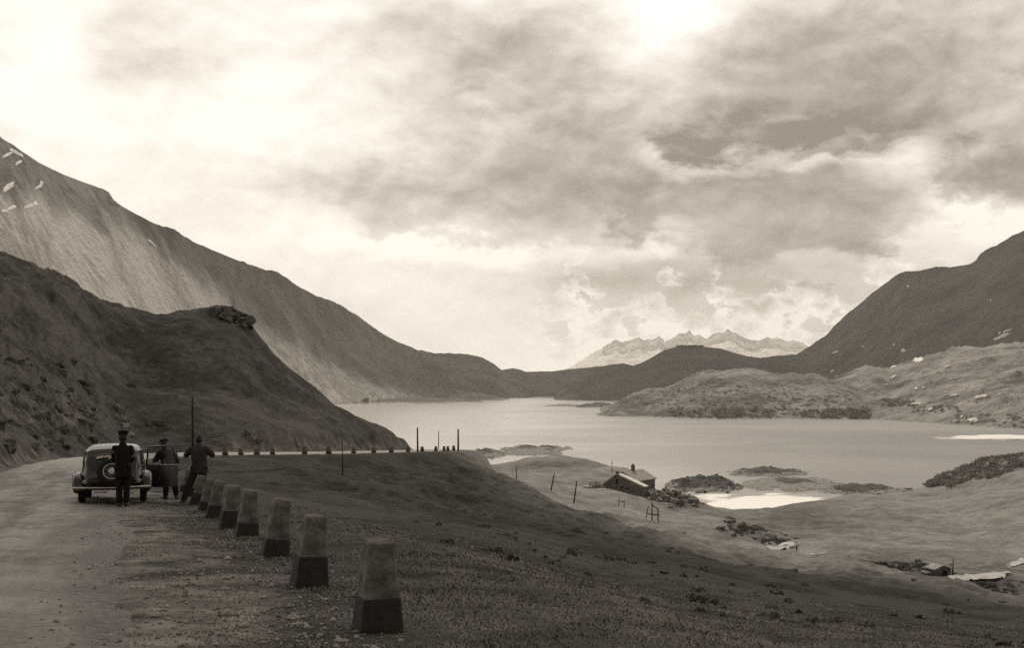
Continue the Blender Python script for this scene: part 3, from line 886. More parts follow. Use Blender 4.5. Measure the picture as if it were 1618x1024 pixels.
def make_stone(h=.70, w0=.37, w1=.225, seed=0.0, base=.26):
    root = empty('guard_stone')
    f = base / h
    wm = w0 + (w1 - w0) * f
    m1 = MB().loft(stone_rings(base, h - .02, wm, w1, wm * .9, w1 * .9, .013, .018)); o1 = m1.build('shaft', M['stone'], root, autosharp=28)
    m2 = MB().loft(stone_rings(-.25, base, w0 + .055, wm + .012, (w0 + .055) * .9, (wm + .012) * .9, .013)); o2 = m2.build('tarred_foot', M['tar'], root, autosharp=28)
    for o in (o1, o2): rough(o.data, .012, 5, seed); rough(o.data, .006, 17, seed + 3)
    return root


near = [  # column of the foot, distance, lean to the valley, turn, width factor, label
    (596, 8.0, .025, -.10, 1.0, 'nearest and largest guard stone with square tarred foot'),
    (488.5, 10.6, .085, -.16, 1.0, 'second nearest guard stone with white chip on its dark foot'),
    (434, 13.6, .135, -.2, 1.0, 'third nearest guard stone, leaning towards the valley'),
    (389, 16.7, .085, -.1, 1.04, 'fourth nearest guard stone, overlapping the next one behind'),
    (363, 18.5, .085, -.05, 1.08, 'fifth guard stone, pale square front with dark foot'),
    (337, 21.3, .16, -.25, .9, 'sixth guard stone, dull and slanting beside the seventh'),
    (324, 23.6, .17, -.25, .88, 'seventh guard stone, just before the last near slanted one'),
    (308.5, 26.2, .23, -.3, .85, 'eighth guard stone, strongly slanted at the feet of the rightmost person'),
    (297, 30.3, .25, -.3, .8, 'pale guard stone between the two persons right of the car'),
    (290, 33.4, .25, -.3, .8, 'pale guard stone behind the open car door')]
STONES = []
for i, (px, Y, lean, rz, wf, lab) in enumerate(near):
    wf *= .92
    st = make_stone(h=(.665, .69, .72, .72, .73, .73, .72, .72, .72, .72)[i], w0=.34 * wf, w1=.205 * wf, seed=i * 3.7, base=.25 + .05 * math.sin(i * 1.9))
    st.location = onground(px, Y); st.rotation_euler = (-.02, lean, .36 + .4 * (rz + .18)); STONES.append((st.location.x, st.location.y))
    tag(st, lab, 'guard stone', 'guard stones lining the near road')

far_px = [334, 356, 382, 404, 430, 480, 520, 557, 590, 619, 645, 668, 689, 702, 707, 717]
ordn = ['first', 'second', 'third', 'fourth', 'fifth', 'sixth', 'seventh', 'eighth', 'ninth', 'tenth', 'eleventh', 'twelfth', 'thirteenth', 'fourteenth', 'fifteenth', 'last']
# valley-side edge of the far road, as column -> point
E = np.array([(ROAD[i, 0] + _N[i, 0] * 3.1, ROAD[i, 1] + _N[i, 1] * 3.1) for i in range(len(ROAD))])
epx = CX + F * E[:, 0] / E[:, 1]
sel = (E[:, 1] > 74) & (E[:, 1] < 150)
proto = make_stone(h=.62, w0=.40, w1=.28, seed=50.0, base=.2)
for i, px in enumerate(far_px):
    k = np.argmin(np.where(sel, np.abs(epx - px), 1e9))
    st = proto if i == 0 else copy_tree(proto)
    x, y = E[k]
    st.location = (x, y, gz(x, y) - .02); st.rotation_euler = (0, random.uniform(-.06, .06), random.uniform(-.5, .5)); s = random.uniform(.9, 1.1); st.scale = (s, s, s)
    tag(st, f'small dark guard stone edging the far road, {ordn[i]} of its row from the left', 'guard stone', 'guard stones along the far road')


# ------------------------------------------------------------------ poles
def pole(base, top, r, label, name='utility_pole', caps=True, group='telegraph poles'):
    base = Vector(base); top = Vector(top)
    root = empty(name, base)
    L = (top - base)
    o = MB().tube([-L.normalized() * .5, L * .5, L], [r * 1.15, r, r * .8], 10).build('pole', M['pole'], root)
    if caps and r > 9:
        u = L.normalized()
        for sx in (-1, 1):
            q = L * .93 + Vector((sx * r * 1.25, 0, 0))
            b = MB().tube([L * .93, q, q + u * r * 1.6], [r * .2, r * .2, r * .2], 6).tube([q + u * r * .8, q + u * r * 1.8], [r * .4, r * .3], 8)
            b.build('insulator', M['pole'], root)
    tag(root, label, 'pole', group)
    return root


def pole_px(px, pyb, pxt, pyt, Y, wpx, label, **k):
    b = P(px, pyb, Y); zz = gz(b.x, b.y)
    b.z = min(zz, b.z)
    return pole(b, P(pxt, pyt, Y), wpx * .82 / 2 / F * Y, label, **k)


pole_px(305, 712, 304, 627, 92, 4.2, 'thick dark pole rising behind the rightmost person')
pole_px(541.5, 754, 540.5, 686, 77, 2.0, 'thin faint pole on the slope below the far road')
pole_px(660, 716, 659.5, 676, 119, 3.2, 'dark pole beside the far road against the hill edge')
pole_px(693, 712, 693, 681, 180, 1.8, 'thin distant pole between the two dark road-end poles')
pole_px(724, 712, 724, 678, 138.5, 3.4, 'dark pole at the end of the far road before the lake')
pole_px(870, 778, 876, 748, 235, 2.6, 'leaning pole on the meadow, left of its pair')
pole_px(906.5, 792, 911.5, 760, 217, 2.6, 'leaning pole on the meadow nearer the stone house')
pole_px(967, 752, 967, 728, 330, 1.5, 'slim far pole behind the stone house', caps=False)
pole_px(816, 753, 816, 738, 262, 1.8, 'short far pole on the left of the meadow', caps=False)
pole_px(1258.6, 886, 1258.6, 862, 128, 2.2, 'short pole standing by the pale stream stones', caps=False)
pole_px(1506, 916, 1506, 883, 112.5, 1.9, 'slim pole rising beside the little stone hut')


def hframe(pts, bar, brace, Y, w, label):
    b0 = P(*pts[0][0], Y); root = empty('twin_pole_frame', (b0.x, b0.y, gz(b0.x, b0.y)))
    o0 = root.location
    r = w / 2 / F * Y
    for (b, t) in pts:
        B = P(*b, Y); B.z = min(B.z, gz(B.x, B.y)) - .3; T = P(*t, Y)
        MB().tube([B - o0, T - o0], [r * 1.1, r * .85], 8).build('leg', M['pole'], root)
    for (a, c) in bar: MB().tube([P(*a, Y) - o0, P(*c, Y) - o0], r * .8, 8).build('crossbar', M['pole'], root)
    for (a, c) in brace:
        A = P(*a, Y + 1.0); A.z = min(A.z, gz(A.x, A.y))
        MB().tube([A - o0, P(*c, Y) - o0], r * .7, 8).build('brace', M['pole'], root)
    tag(root, label, 'pole frame')


hframe([((1030, 837), (1030.5, 793)), ((1040.5, 840), (1039.5, 804))], [((1023, 812.5), (1041.5, 814)), ((1029, 797), (1041, 806))], [((1018.5, 831), (1024.5, 800))], 96.5, 2.0, 'large twin-legged timber pole frame on the slope below the house')
hframe([((976.5, 804), (978.5, 788)), ((986, 805), (986.3, 790))], [((977, 792.5), (987, 793.5))], [], 228, 1.3, 'small faint twin-legged pole frame just before the house')


# ------------------------------------------------------------------ stone house
def make_house():
    root = empty('stone_house')
    # local x along the gable (to the right), y along the ridge (away), origin at the gable's left foot
    al = math.radians(35)
    Hw, Wd, Rd, Ln = 2.4, 7.2, 4.9, 12.6   # left eave height, width, ridge height, length
    fx, fe, fd = 10.4, 2.35, 2.6           # front part: right eave x, its eave height, depth
    ax = 3.5
    main = MB()
    main.loft([[Vector(p) for p in ((0, y, -2.5), (0, y, Hw + .4), (ax, y, Rd + .4), (Wd, y, Hw + .9), (Wd, y, -2.5))] for y in (fd - .05, Ln)])
    front = MB()
    front.loft([[Vector(p) for p in ((-.02, y, -2.5), (-.02, y, Hw), (ax, y, Rd), (fx, y, fe), (fx, y, -2.5))] for y in (0, fd)])
    w = main.build('wall', M['masonry'], root, smooth=False)
    w2 = front.build('wall', M['masonry'], root, smooth=False)
    def slab(pts, th, nm, mt, par):
        a = [Vector(p) for p in pts]; n = (a[1] - a[0]).cross(a[2] - a[0]).normalized() * th
        if n.z < 0: n = -n
        nx = 10
        b = MB().loft([[p + n * .05 for p in a], [p + n for p in a]])
        return b.build(nm, mt, par, smooth=False)
    e = .3
    def sl(x0, z0, x1, z1, y0, y1, nm, mt, par, ov=.35):
        d = Vector((x1 - x0, 0, z1 - z0)); d.normalize()
        p1 = Vector((x1, 0, z1)) + d * ov; p0 = Vector((x0, 0, z0))
        return slab(((p0.x, y0, p0.z), (p1.x, y0, p1.z), (p1.x, y1, p1.z), (p0.x, y1, p0.z)), .22, nm, mt, par)
    rf = sl(ax, Rd + .4, Wd, Hw + .9, fd + .05, Ln + e, 'roof', M['slate'], root)
    sl(ax, Rd + .4, 0, Hw + .4, fd - .2, Ln + e, 'roof', M['slate'], root)
    f1 = sl(ax, Rd, fx, fe, .35, fd, 'roof', M['paleroof'], root)  # paler than the other roof slopes
    f1['label'] = 'pale roof strip over the front lean-to'
    sl(ax, Rd, 0, Hw, -.25, fd - .25, 'roof', M['slate'], root)
    ch = MB().box((ax + .1, 7.9, Rd + .95), (.7, .8, 1.5), bev=.05).box((ax + .1, 7.9, Rd + 1.76), (.86, .96, .14)).box((ax + .1, 7.9, Rd + 1.98), (.36, .4, .32))
    ch.build('chimney', M['masonry'], rf, smooth=False)
    MB().box((ax - .2, .6, Rd + .45), (.6, .6, .8), bev=.04).build('chimney', M['masonry'], f1, smooth=False)
    def opening(c, s, ax_='y', nm='window'):
        o = MB().box(c, s).build(nm, M['hole'], root, smooth=False)
        fr = .12
        for zz, nm2, dp in ((c[2] + s[2] / 2 + fr / 2, 'lintel', .14), (c[2] - s[2] / 2 - fr / 2, 'sill', .16)):
            if nm == 'door' and nm2 == 'sill': continue
            if ax_ == 'y': fb = MB().box((c[0], c[1] - .02, zz), (s[0] + 2 * fr, dp, fr))
            else: fb = MB().box((c[0] + .02, c[1], zz), (dp, s[1] + 2 * fr, fr))
            fb.build(nm2, M['slate'], o, smooth=False)
    opening((3.6, 0, 3.3), (.6, .1, 1.3)); opening((4.9, 0, 1.9), (.7, .1, .75)); opening((6.4, 0, 1.75), (.55, .1, .7)); opening((1.6, 0, 1.2), (.5, .1, .5))
    opening((Wd, 6.3, 1.0), (.1, 1.2, 2.1), 'x', 'door'); opening((Wd, 9.0, 1.6), (.1, .7, .9), 'x'); opening((Wd, 4.2, 1.7), (.1, .6, .8), 'x'); opening((Wd, 11.2, 1.6), (.1, .7, .9), 'x')
    c = onground(954.5, 268)
    root.location = (c.x, c.y, P(954.5, 781.5, 268).z); root.rotation_euler = (0, 0, -al)
    tag(root, 'dark stone farmhouse with slab roof and chimney by the lake', 'house')
    return root


make_house()


def rock_mesh(mb, c, s, seed, nu=10, nv=7):
    rr = random.Random(seed)
    ph = [rr.uniform(0, 6) for _ in range(6)]
    rings = []
    M3 = Euler((rr.uniform(-.4, .4), rr.uniform(-.4, .4), rr.uniform(0, 6))).to_matrix()
    for i in range(nv + 1):
        th = -PI / 2 + PI * i / nv
        ring = []
        for j in range(nu):
            a = 2 * PI * j / nu
            d = Vector((math.cos(th) * math.cos(a), math.cos(th) * math.sin(a), math.sin(th)))
            k = 1 + .22 * math.sin(2.3 * d.x * 2 + ph[0]) + .2 * math.sin(3.1 * d.y * 2 + ph[1]) + .16 * math.sin(4 * d.z * 2 + ph[2]) + rr.uniform(-.13, .13)
            d = Vector([math.copysign(abs(q) ** .75, q) for q in d])
            ring.append(M3 @ Vector((d.x * s[0] * k, d.y * s[1] * k, d.z * s[2] * k)) + Vector(c))
        rings.append(ring)
    mb.loft(rings)


def rock_group(name, spots_, mat, label, kind='stuff', cat='rocks', sink=.3):
    mb = MB()
    for i, (p, s) in enumerate(spots_): rock_mesh(mb, (p[0], p[1], p[2] + s[2] * (1 - sink) - s[2] * .5), s, i * 7 + len(spots_))
    o = mb.build(name, mat, None, smooth=False)
    tag(o, label, cat, kind=kind)
    return o


# fallen walls beside the house
sp = []
for i in range(150):
    px = random.uniform(1022, 1100); Y = random.uniform(258, 284)
    top = np.interp(px, [1022, 1050, 1070, 1100], [1.2, 2.0, 1.4, .2])
    p = onground(px, Y); p.z += random.uniform(0, top) * math.exp(-((Y - 268) / 9) ** 2)
    k = random.uniform(.35, 1.1); sp.append((p, (k, k * .8, k * .55)))
rock_group('rubble', sp, M['rubble'], 'heap of dark rubble from fallen walls right of the stone house')
sp = []
for i in range(46):
    px = random.gauss(941, 8); Y = random.uniform(266, 275)
    p = onground(px, Y); p.z += random.uniform(0, 1.5) * max(0, 1 - abs(px - 941) / 15)
    k = random.uniform(.35, .95); sp.append((p, (k, k * .8, k * .6)))
rock_group('rubble', sp, M['palestone'], 'pale heap of broken stone against the left end of the house')
sp = []
for (px, py, n, sx) in ((1250, 864, 16, 12), (1275, 882, 26, 14), (1232, 872, 10, 10), (1205, 845, 10, 20)):
    for i in range(n):
        q = ray_ground(px + random.gauss(0, sx), py + random.gauss(0, 1.6), 98)
        k = random.uniform(.15, .5); sp.append((q, (k, k * .8, k * .5)))
rock_group('stones', sp, M['palestone'], 'pale scattered stones along the stream in the hollow')
sp = []
for i in range(70):
    px = random.choice((random.gauss(45, 42), random.gauss(95, 28), random.gauss(60, 60))); py = random.uniform(570, 712)
    if px < -60: continue
    q = ray_ground(px, py, 45)
    if q.y > 125: continue
    k = random.uniform(.1, .38) * random.choice((1, 1, 1.5)); q.z -= k * .35; sp.append((q, (k * 1.3, k * .7, k * .7)))
M['crag'] = flat('grey crag', .10, .95, .2, .55, 1.2, bump=.08)
rock_group('rocks', sp, M['crag'], 'rough dark crags at the hill foot on the left edge')
def crag_thing(px, py, spread, n, size, label, mat='palecrag'):
    mb = MB(); q0 = ray_ground(px, py, 45)
    for i in range(n):
        a = i / max(1, n - 1) - .5
        q = ray_ground(px + spread[0] * a * 2 + random.gauss(0, 2), py + spread[1] * a * 2 + random.gauss(0, 2), 45)
        k = size * random.uniform(.35, 1.0); rock_mesh(mb, (q.x, q.y, q.z - k * .25), (k * 1.25, k * .8, k * .6), i * 5 + int(px))
    o = mb.build('rock_outcrop', M[mat], None, smooth=False)
    tag(o, label, 'rock')
M['palecrag'] = flat('pale lichened crag', .19, .95, .2, .55, 1.6, bump=.08)
crag_thing(196, 668, (13, 24), 26, .42, 'pale slanting rock outcrop on the hill above the man in the peaked cap')
crag_thing(128, 645, (20, 18), 24, .36, 'pale rock ledge at the hill foot, left of the slanting outcrop')
crag_thing(396, 690, (5, 2), 14, .40, 'small pale rock on the hill above the far road')
crag_thing(250, 672, (18, 5), 16, .36, 'dull rock ledge on the hill above the open car door', 'crag')
crag_thing(652, 696, (5, 2), 18, .4, 'broken rock edge where the hill meets the far road end', 'crag')
crag_thing(366, 500, (15, 5), 30, 1.3, 'dark crag crowning the nose of the near hill', 'crag')

sp = []
for i in range(110):
    px = random.uniform(640, 1640); Y = math.exp(random.uniform(math.log(15), math.log(70))); q = onground(px, Y)
    if road_near(np.array([q.x]), np.array([q.y]))[0][0] < 3: continue
    k = random.uniform(.03, .09) * random.choice((.6, 1, 1.5)); sp.append((q, (k * 1.2, k, k * .7)))
rock_group('stones', sp, M['crag'], 'small grey stones lying about the near grass slope')

# ------------------------------------------------------------------ small stone hut and bright slab by the stream
def make_hut():
    c = onground(1490, 112); root = empty('stone_hut', c, (0, 0, .25))
    MB().loft([[Vector(p) for p in ((-.95, y, -.6), (-.95, y, .62), (0, y, .98), (.95, y, .62), (.95, y, -.6))] for y in (0, 1.5)]).build('wall', M['masonry'], root, smooth=False)
    for s in (-1, 1):
        MB().loft([[Vector((0, y, 1.0)), Vector((s * 1.1, y, .60)), Vector((s * 1.1, y, .68)), Vector((0, y, 1.08))] for y in (-.15, 1.65)]).build('roof', M['slate'], root, smooth=False)
    MB().box((.2, -.01, .1), (.5, .06, .8)).build('door', M['hole'], root, smooth=False)
    MB().box((-1.45, .6, -.1), (.9, .9, .9), bev=.05).build('side_shed', M['masonry'], root, smooth=False)
    MB().box((1.5, .5, .0), (.12, .12, 1.2)).box((1.75, .5, .05), (.5, .08, .1)).build('fence_post', M['pole'], root, smooth=False)
    tag(root, 'tiny dark stone hut with pale roof beside the stream', 'hut')
make_hut()


# ------------------------------------------------------------------ stream threads and pale cart track
def ribbon(name, lines, mat, label):
    mb = MB()
    for pts, w in lines:
        L = []; R = []
        px = np.interp(np.linspace(0, len(pts) - 1, len(pts) * 6), range(len(pts)), [p[0] for p in pts]); py = np.interp(np.linspace(0, len(pts) - 1, len(pts) * 6), range(len(pts)), [p[1] for p in pts])
        q = [ray_ground(a, b, 98) for a, b in zip(px, py)]
        for _ in range(5): q = [q[0]] + [(q[i - 1] + q[i] * 2 + q[i + 1]) / 4 for i in range(1, len(q) - 1)] + [q[-1]]
        q = [Vector((p.x, p.y, gz(p.x, p.y))) for p in q]
        for i, p in enumerate(q):
            t_ = (q[min(i + 1, len(q) - 1)] - q[max(i - 1, 0)]); t_.z = 0
            if t_.length < 1e-4: t_ = Vector((1, 0, 0))
            t_.normalize(); s_ = Vector((-t_.y, t_.x, 0)) * w * (.8 + .3 * math.sin(i * .45 + w)) * (1 - .8 * abs(2 * i / (len(q) - 1) - 1) ** 4)
            for sgn, ar in ((1, L), (-1, R)):
                c = p + s_ * sgn; c.z = max(gz(c.x, c.y), gz(p.x, p.y)) + .14; ar.append(c)
        V = L + R; n = len(L)
        mb.add(V, [(i, i + 1, n + i + 1, n + i) for i in range(n - 1)])
    o = mb.build(name, mat); tag(o, label, name, kind='structure')
M['trod'] = flat('trodden turf', .19, .95, .2, .3, .8)
M['streamstone'] = flat('bleached stream bed', .27, .6, .3, .3, .8)
ribbon('stream', [([(1505, 919), (1530, 916), (1560, 912.5), (1594, 906)], 1.6), ([(1220, 871), (1240, 864), (1258, 859)], 1.6), ([(1262, 883), (1276, 881), (1292, 880)], 2.2), ([(1600, 897), (1618, 887), (1650, 876)], .8)], M['streamstone'], 'bright thread of the stream in the hollow below the slope')


# ------------------------------------------------------------------ fort on the far hill
def make_fort():
    c = P(1090, 547.5, 2500); root = empty('fort', (c.x, c.y, c.z - 3))
    MB().box((0, 0, 0), (58, 26, 9), bev=.8).build('wall', M['masonry'], root, smooth=False)
    MB().box((0, 0, 5.0), (59, 27, 1.2), bev=.2).build('parapet', M['masonry'], root, smooth=False)
    for i in range(5):
        MB().box((-20 + i * 10, -13.05, 1), (2, .3, 2.4)).build('window', M['hole'], root, smooth=False)
    tag(root, 'low flat-topped fort on the summit of the dark hill', 'fort')
make_fort()

# small houses on the far left shore
for i, (px, py, s) in enumerate(((578, 630, 1.0), (600, 629, .8))):
    Y = 1845; c = P(px, py, Y)
    r = empty('shore_house', (c.x, c.y, LAKE + 2.6), (0, 0, .3 + i))
    MB().box((0, 0, 2.2), (9 * s, 7 * s, 6), bev=.1).build('wall', M['masonry' if i == 0 else 'palestone'], r, smooth=False)
    MB().loft([[Vector((-4.9 * s, y, 5.2)), Vector((4.9 * s, y, 5.2)), Vector((0, y, 8.2))] for y in (-4 * s, 4 * s)]).build('roof', M['slate'], r, smooth=False)
    tag(r, ('dark tiny house on the flat shore under the left mountain', 'pale tiny house on the flat shore, right of the dark one')[i], 'house')


# ------------------------------------------------------------------ snow patches
def drape(objs, px, py):
    """first hit of a sight line with the named reliefs"""
    o = Vector((0, 0, 0)); d = P(px, py, 1.0).normalized(); best = None
    for bv in objs:
        h = bv.ray_cast(o, d, 20000)
        if h[0] is not None and (best is None or h[3] < best[3]): best = h
    return best


def bvh(o): return BVHTree.FromPolygons([v.co[:] for v in o.data.vertices], [p.vertices[:] for p in o.data.polygons])


reliefs = {o.get('label'): bvh(o) for o in bpy.data.objects if o.type == 'MESH' and o.name.split('.')[0] in ('mountain', 'hill')}


def snow(patches, label):
    mb = MB()
    for (px, py, rx, ry, ang) in patches:
        n = 18; pts = []; ca, sa = math.cos(ang), math.sin(ang); rr = random.Random(int(px * 3 + py))
        c = drape(reliefs.values(), px, py)
        if c is None: continue
        def ring(k):
            out = []
            for j in range(n):
                a = 2 * PI * j / n; q = k * (1 + rnd[j])
                dx, dy = rx * math.cos(a) * q, ry * math.sin(a) * q
                h = drape(reliefs.values(), px + dx * ca - dy * sa, py + dx * sa + dy * ca)
                p = h[0] if h and abs(h[0].y - c[0].y) < 300 else c[0]
                out.append(p + Vector((0, -.6, .9)) * (1.6 if k < .9 else .4))
            return out
        rnd = [rr.uniform(-.4, .35) for _ in range(n)]
        mb.loft([ring(1.0), ring(.75), ring(.4), ring(.05)], cap=False)
    tag(mb.build('snow', M['snow']), label, 'snow', kind='stuff')


snow([(1584, 532, 13, 2.6, -.35), (1592, 523, 8, 1.2, -.35), (1579, 527, 3, 1.5, -.6), (1451, 569, 9, 3.2, -.1), (1427, 554, 4, 2.6, 0), (1412, 545, 1.5, 1, 0), (1412, 596, 4, 1.8, -.5), (1412, 580, 6, 1.6, -.35), (1497, 580, 5, 1.4, -.2),
      (1447, 639, 7, 2.0, -.1), (1552, 628, 10, 1.9, -.08), (1507, 626, 7, 1.5, -.2), (1535, 665, 8, 2.2, -.15), (1543, 667, 5, 1.2, 0), (1447, 615, 4, 1.6, 0), (1459, 614, 2.5, 1.2, 0), (1470, 648, 4, 1.4, -.3), (1519, 660, 2, 1.2, 0), (1320, 557, 5, 1.4, -.3), (1363, 548, 2, 1, 0), (1315, 587, 3, 1.2, -.4), (1435, 453, 2, 1.5, .4), (1565, 475, 1.2, 1, 0)],
     'white patches of old snow on the right mountain and pasture')
snow([(14, 296, 11, 3.4, -.62), (26, 242, 12, 2.0, .5), (12, 246, 8, 1.2, -.5), (48, 327, 10, 1.6, -.3), (18, 330, 8, 1.5, -.4), (62, 296, 6, 1.5, -.5), (56, 322, 3, 1.8, 0), (240, 384, 9, 1.0, .75), (8, 335, 5, 1.4, 0), (30, 258, 5, 1.2, -.5), (66, 290, 2.5, 2.5, 0)], 'streaks of old snow near the top of the left mountain')


# ------------------------------------------------------------------ unseen clouds added above the frame to shade the near slope and the far hills
def shade_cloud(ground_pts, h, label, seed, ragged, n=90):
    k = sdir / sdir.z
    pts = [Vector(p) + k * (h - p[2]) for p in ground_pts]
    px_ = np.array([p.x for p in pts]); py_ = np.array([p.y for p in pts])
    m = ragged * 2
    gx, gy = np.meshgrid(np.linspace(px_.min() - m, px_.max() + m, n), np.linspace(py_.min() - m, py_.max() + m, n))
    qx = gx + fbm(gx / ragged / 3 + seed, gy / ragged / 3, 4) * ragged; qy = gy + fbm(gx / ragged / 3 - seed, gy / ragged / 3 + 9, 4) * ragged
    ins = np.zeros(gx.shape, bool); dist = np.full(gx.shape, 1e9)
    for i in range(len(pts)):
        x0, y0, x1, y1 = px_[i - 1], py_[i - 1], px_[i], py_[i]
        ins ^= ((y0 > qy) != (y1 > qy)) & (qx < (x1 - x0) * (qy - y0) / (y1 - y0 + 1e-9) + x0)
        t_ = np.clip(((qx - x0) * (x1 - x0) + (qy - y0) * (y1 - y0)) / ((x1 - x0) ** 2 + (y1 - y0) ** 2), 0, 1)
        dist = np.minimum(dist, np.hypot(qx - x0 - t_ * (x1 - x0), qy - y0 - t_ * (y1 - y0)))
    sd = np.where(ins, dist, -dist)
    T = np.sqrt(np.clip(sd, 0, ragged * 4) * ragged) * (.8 + .8 * np.abs(fbm(gx / ragged, gy / ragged, 4)))
    fc = grid_faces(n, n); keep = (sd.ravel()[fc] > 0).any(1); fc = fc[keep]
    top = np.stack([gx, gy, h + T], -1).reshape(-1, 3); bot = np.stack([gx, gy, h - T * .25 - .01], -1).reshape(-1, 3)
    me = mesh_np('shade_cloud', np.concatenate([top, bot]), np.concatenate([fc, fc[:, ::-1] + n * n]))
    tag(link('shade_cloud', me, M['shade_cloud']), label, 'shade_cloud', kind='structure')


M['shade_cloud'] = flat('cloud droplets', .85, 1.0, 0.0, .03, .002)


def onrelief(px, py):
    h = drape(reliefs.values(), px, py)
    return h[0] if h else P(px, py, 2500)


shade_cloud([(-140, -60, 0), (60, -60, 0), (64, 0, -4), (40, 28, -8), (24, 42, -10), (15, 54, -11), (8, 66, -11), (3, 82, -11), (-2, 102, -10), (-5, 122, -10), (-6, 150, -12), (-20, 185, -15), (-70, 210, 0), (-150, 160, 10)],
      1000, 'lowest of the added unseen clouds, high over the road, shading the near slope', 2.0, 7.0, 150)
L_ = [onrelief(a, b) for a, b in ((195, 332), (235, 352), (285, 398), (330, 440), (385, 480), (450, 520), (520, 562), (580, 595), (640, 620), (700, 630), (780, 629), (830, 628))]
shade_cloud(L_ + [P(850, 600, 2900), P(700, 500, 2950), P(560, 400, 2600), P(420, 330, 2150), P(250, 260, 1650)], 2300, 'long one of the added unseen clouds, over the left ridge, shading its upper slope', 5.0, 16.0, 170)
shade_cloud([P(790, 632, 2480), P(860, 632, 2290), P(880, 632, 2250), P(940, 640, 2020), P(1000, 634, 1950), P(1100, 600, 1850), P(1230, 612, 1640), P(1300, 605, 1590), P(1371, 585, 1560), P(1445, 575, 1530), P(1535, 556, 1470), P(1618, 547, 1430), P(1800, 520, 1350), P(2100, 300, 1700), P(2100, 400, 3600), P(900, 560, 3900),
       P(700, 500, 3900), P(760, 590, 2900)], 3600, 'broadest of the added unseen clouds, over the far hills, shading the ridges', 5.0, 45.0, 170)


# ------------------------------------------------------------------ scrub: leaves spread through many low crowns
def scrub(name, centres, mat, label, per=70, leaf=.16):
    V = []; Fc = []
    rg = np.random.default_rng(len(centres))
    for (c, rad, h) in centres:
        d = rg.normal(size=(per, 3)); d /= np.linalg.norm(d, axis=1)[:, None]; d[:, 2] = np.abs(d[:, 2])
        q = d * (rg.uniform(.35, 1.0, (per, 1)) ** .5) * np.array([rad, rad, h]) * (1 + .35 * np.sin(d[:, :1] * 5 + c[0]))
        q += np.array(c)
        a = rg.normal(size=(per, 3)); b = rg.normal(size=(per, 3))
        a /= np.linalg.norm(a, axis=1)[:, None]; b /= np.linalg.norm(b, axis=1)[:, None]
        s = rad * leaf * rg.uniform(.6, 1.5, (per, 1))
        base = len(V) * 3 if False else sum(len(x) for x in V)
        tri = np.stack([q + a * s, q + b * s, q - (a + b) * .6 * s], 1).reshape(-1, 3)
        V.append(tri)
    V = np.concatenate(V); Fc = np.arange(len(V)).reshape(-1, 3)
    me = mesh_np(name, V, Fc)
    tag(link(name, me, mat, smooth=False), label, 'scrub', kind='stuff')


cs = []
for i in range(900):
    px = random.uniform(1425, 1690); Y = random.uniform(372, 405) if px < 1500 else random.uniform(340, 400)
    top = np.interp(px, [1425, 1450, 1490, 1540, 1618, 1690], [775, 757, 745, 732, 719, 710]); py = HY - F * gz((px - CX) / F * Y, Y) / Y
    if py - 3 * math.sin(px / 13) > top + np.interp(px, [1425, 1445, 1470, 1500, 1560, 1618], [2, 8, 20, 28, 28, 22]): continue
    r = random.uniform(.6, 1.7); cs.append((onground(px, Y), r, r * .85))
scrub('scrub', cs, M['leaf'], 'dense low scrub covering the headland at the right', per=60, leaf=.22)


def scrub_relief(name, boxes, mat, label, size):
    cs = []
    for (px0, px1, py0, py1, n, k) in boxes:
        for i in range(n):
            h = drape(reliefs.values(), random.uniform(px0, px1), random.uniform(py0, py1))
            if h is None or h[0].z < LAKE + .6: continue
            r = size * k * random.uniform(.5, 1.3); cs.append((h[0], r, r * .8))
    scrub(name, cs, mat, label, per=46, leaf=.26)


cs = []
for i in range(110):
    px = random.uniform(620, 1640); Y = math.exp(random.uniform(math.log(18), math.log(110))); q = onground(px, Y)
    if road_near(np.array([q.x]), np.array([q.y]))[0][0] < 4.5 or fbm(np.array([q.x / 7]), np.array([q.y / 7]), 2)[0] < .08: continue
    r = random.uniform(.10, .30); cs.append((q, r, r * .45))
scrub('tussocks', cs, M['leafdark'], 'dark tussocks of coarse grass on the near slope', per=70, leaf=.2)
scrub_relief('scrub', [(1058, 1370, 646, 662, 210, 1.0), (1150, 1350, 625, 650, 60, .8), (1300, 1372, 648, 662, 90, 1.2), (1130, 1170, 648, 660, 40, 1.1), (1010, 1140, 600, 645, 60, .6), (1020, 1370, 600, 655, 220, .36), (1120, 1260, 610, 640, 80, .5)], M['leaf'], 'dark bushes along the shore of the peninsula hill', 3.0)
scrub_relief('scrub', [(1395, 1445, 632, 642, 60, 1.1), (1440, 1520, 642, 652, 50, .8), (1500, 1690, 655, 680, 130, .8), (1400, 1618, 600, 660, 50, .45), (1340, 1618, 575, 650, 110, .3)], M['leaf'], 'scattered bushes on the right shore below the pasture', 2.4)
cs = []
for (px, py, sx, sy, n) in ((1172, 838, 26, 9, 60), (1222, 856, 22, 6, 40), (1150, 826, 12, 4, 14), (1420, 897, 44, 6, 170), (1560, 928, 36, 11, 130), (1380, 893, 16, 3, 30), (1085, 797, 22, 5, 30), (1360, 893, 16, 2, 10)):
    for i in range(n):
        q = ray_ground(px + random.gauss(0, sx * .7), py + random.gauss(0, sy * .7), 98)
        r = random.uniform(.2, .62) * q.y / 170; cs.append((q, r, r * .42))
scrub('scrub', cs, M['leafdark'], 'dark heather bushes in the stream hollow', per=50, leaf=.24)


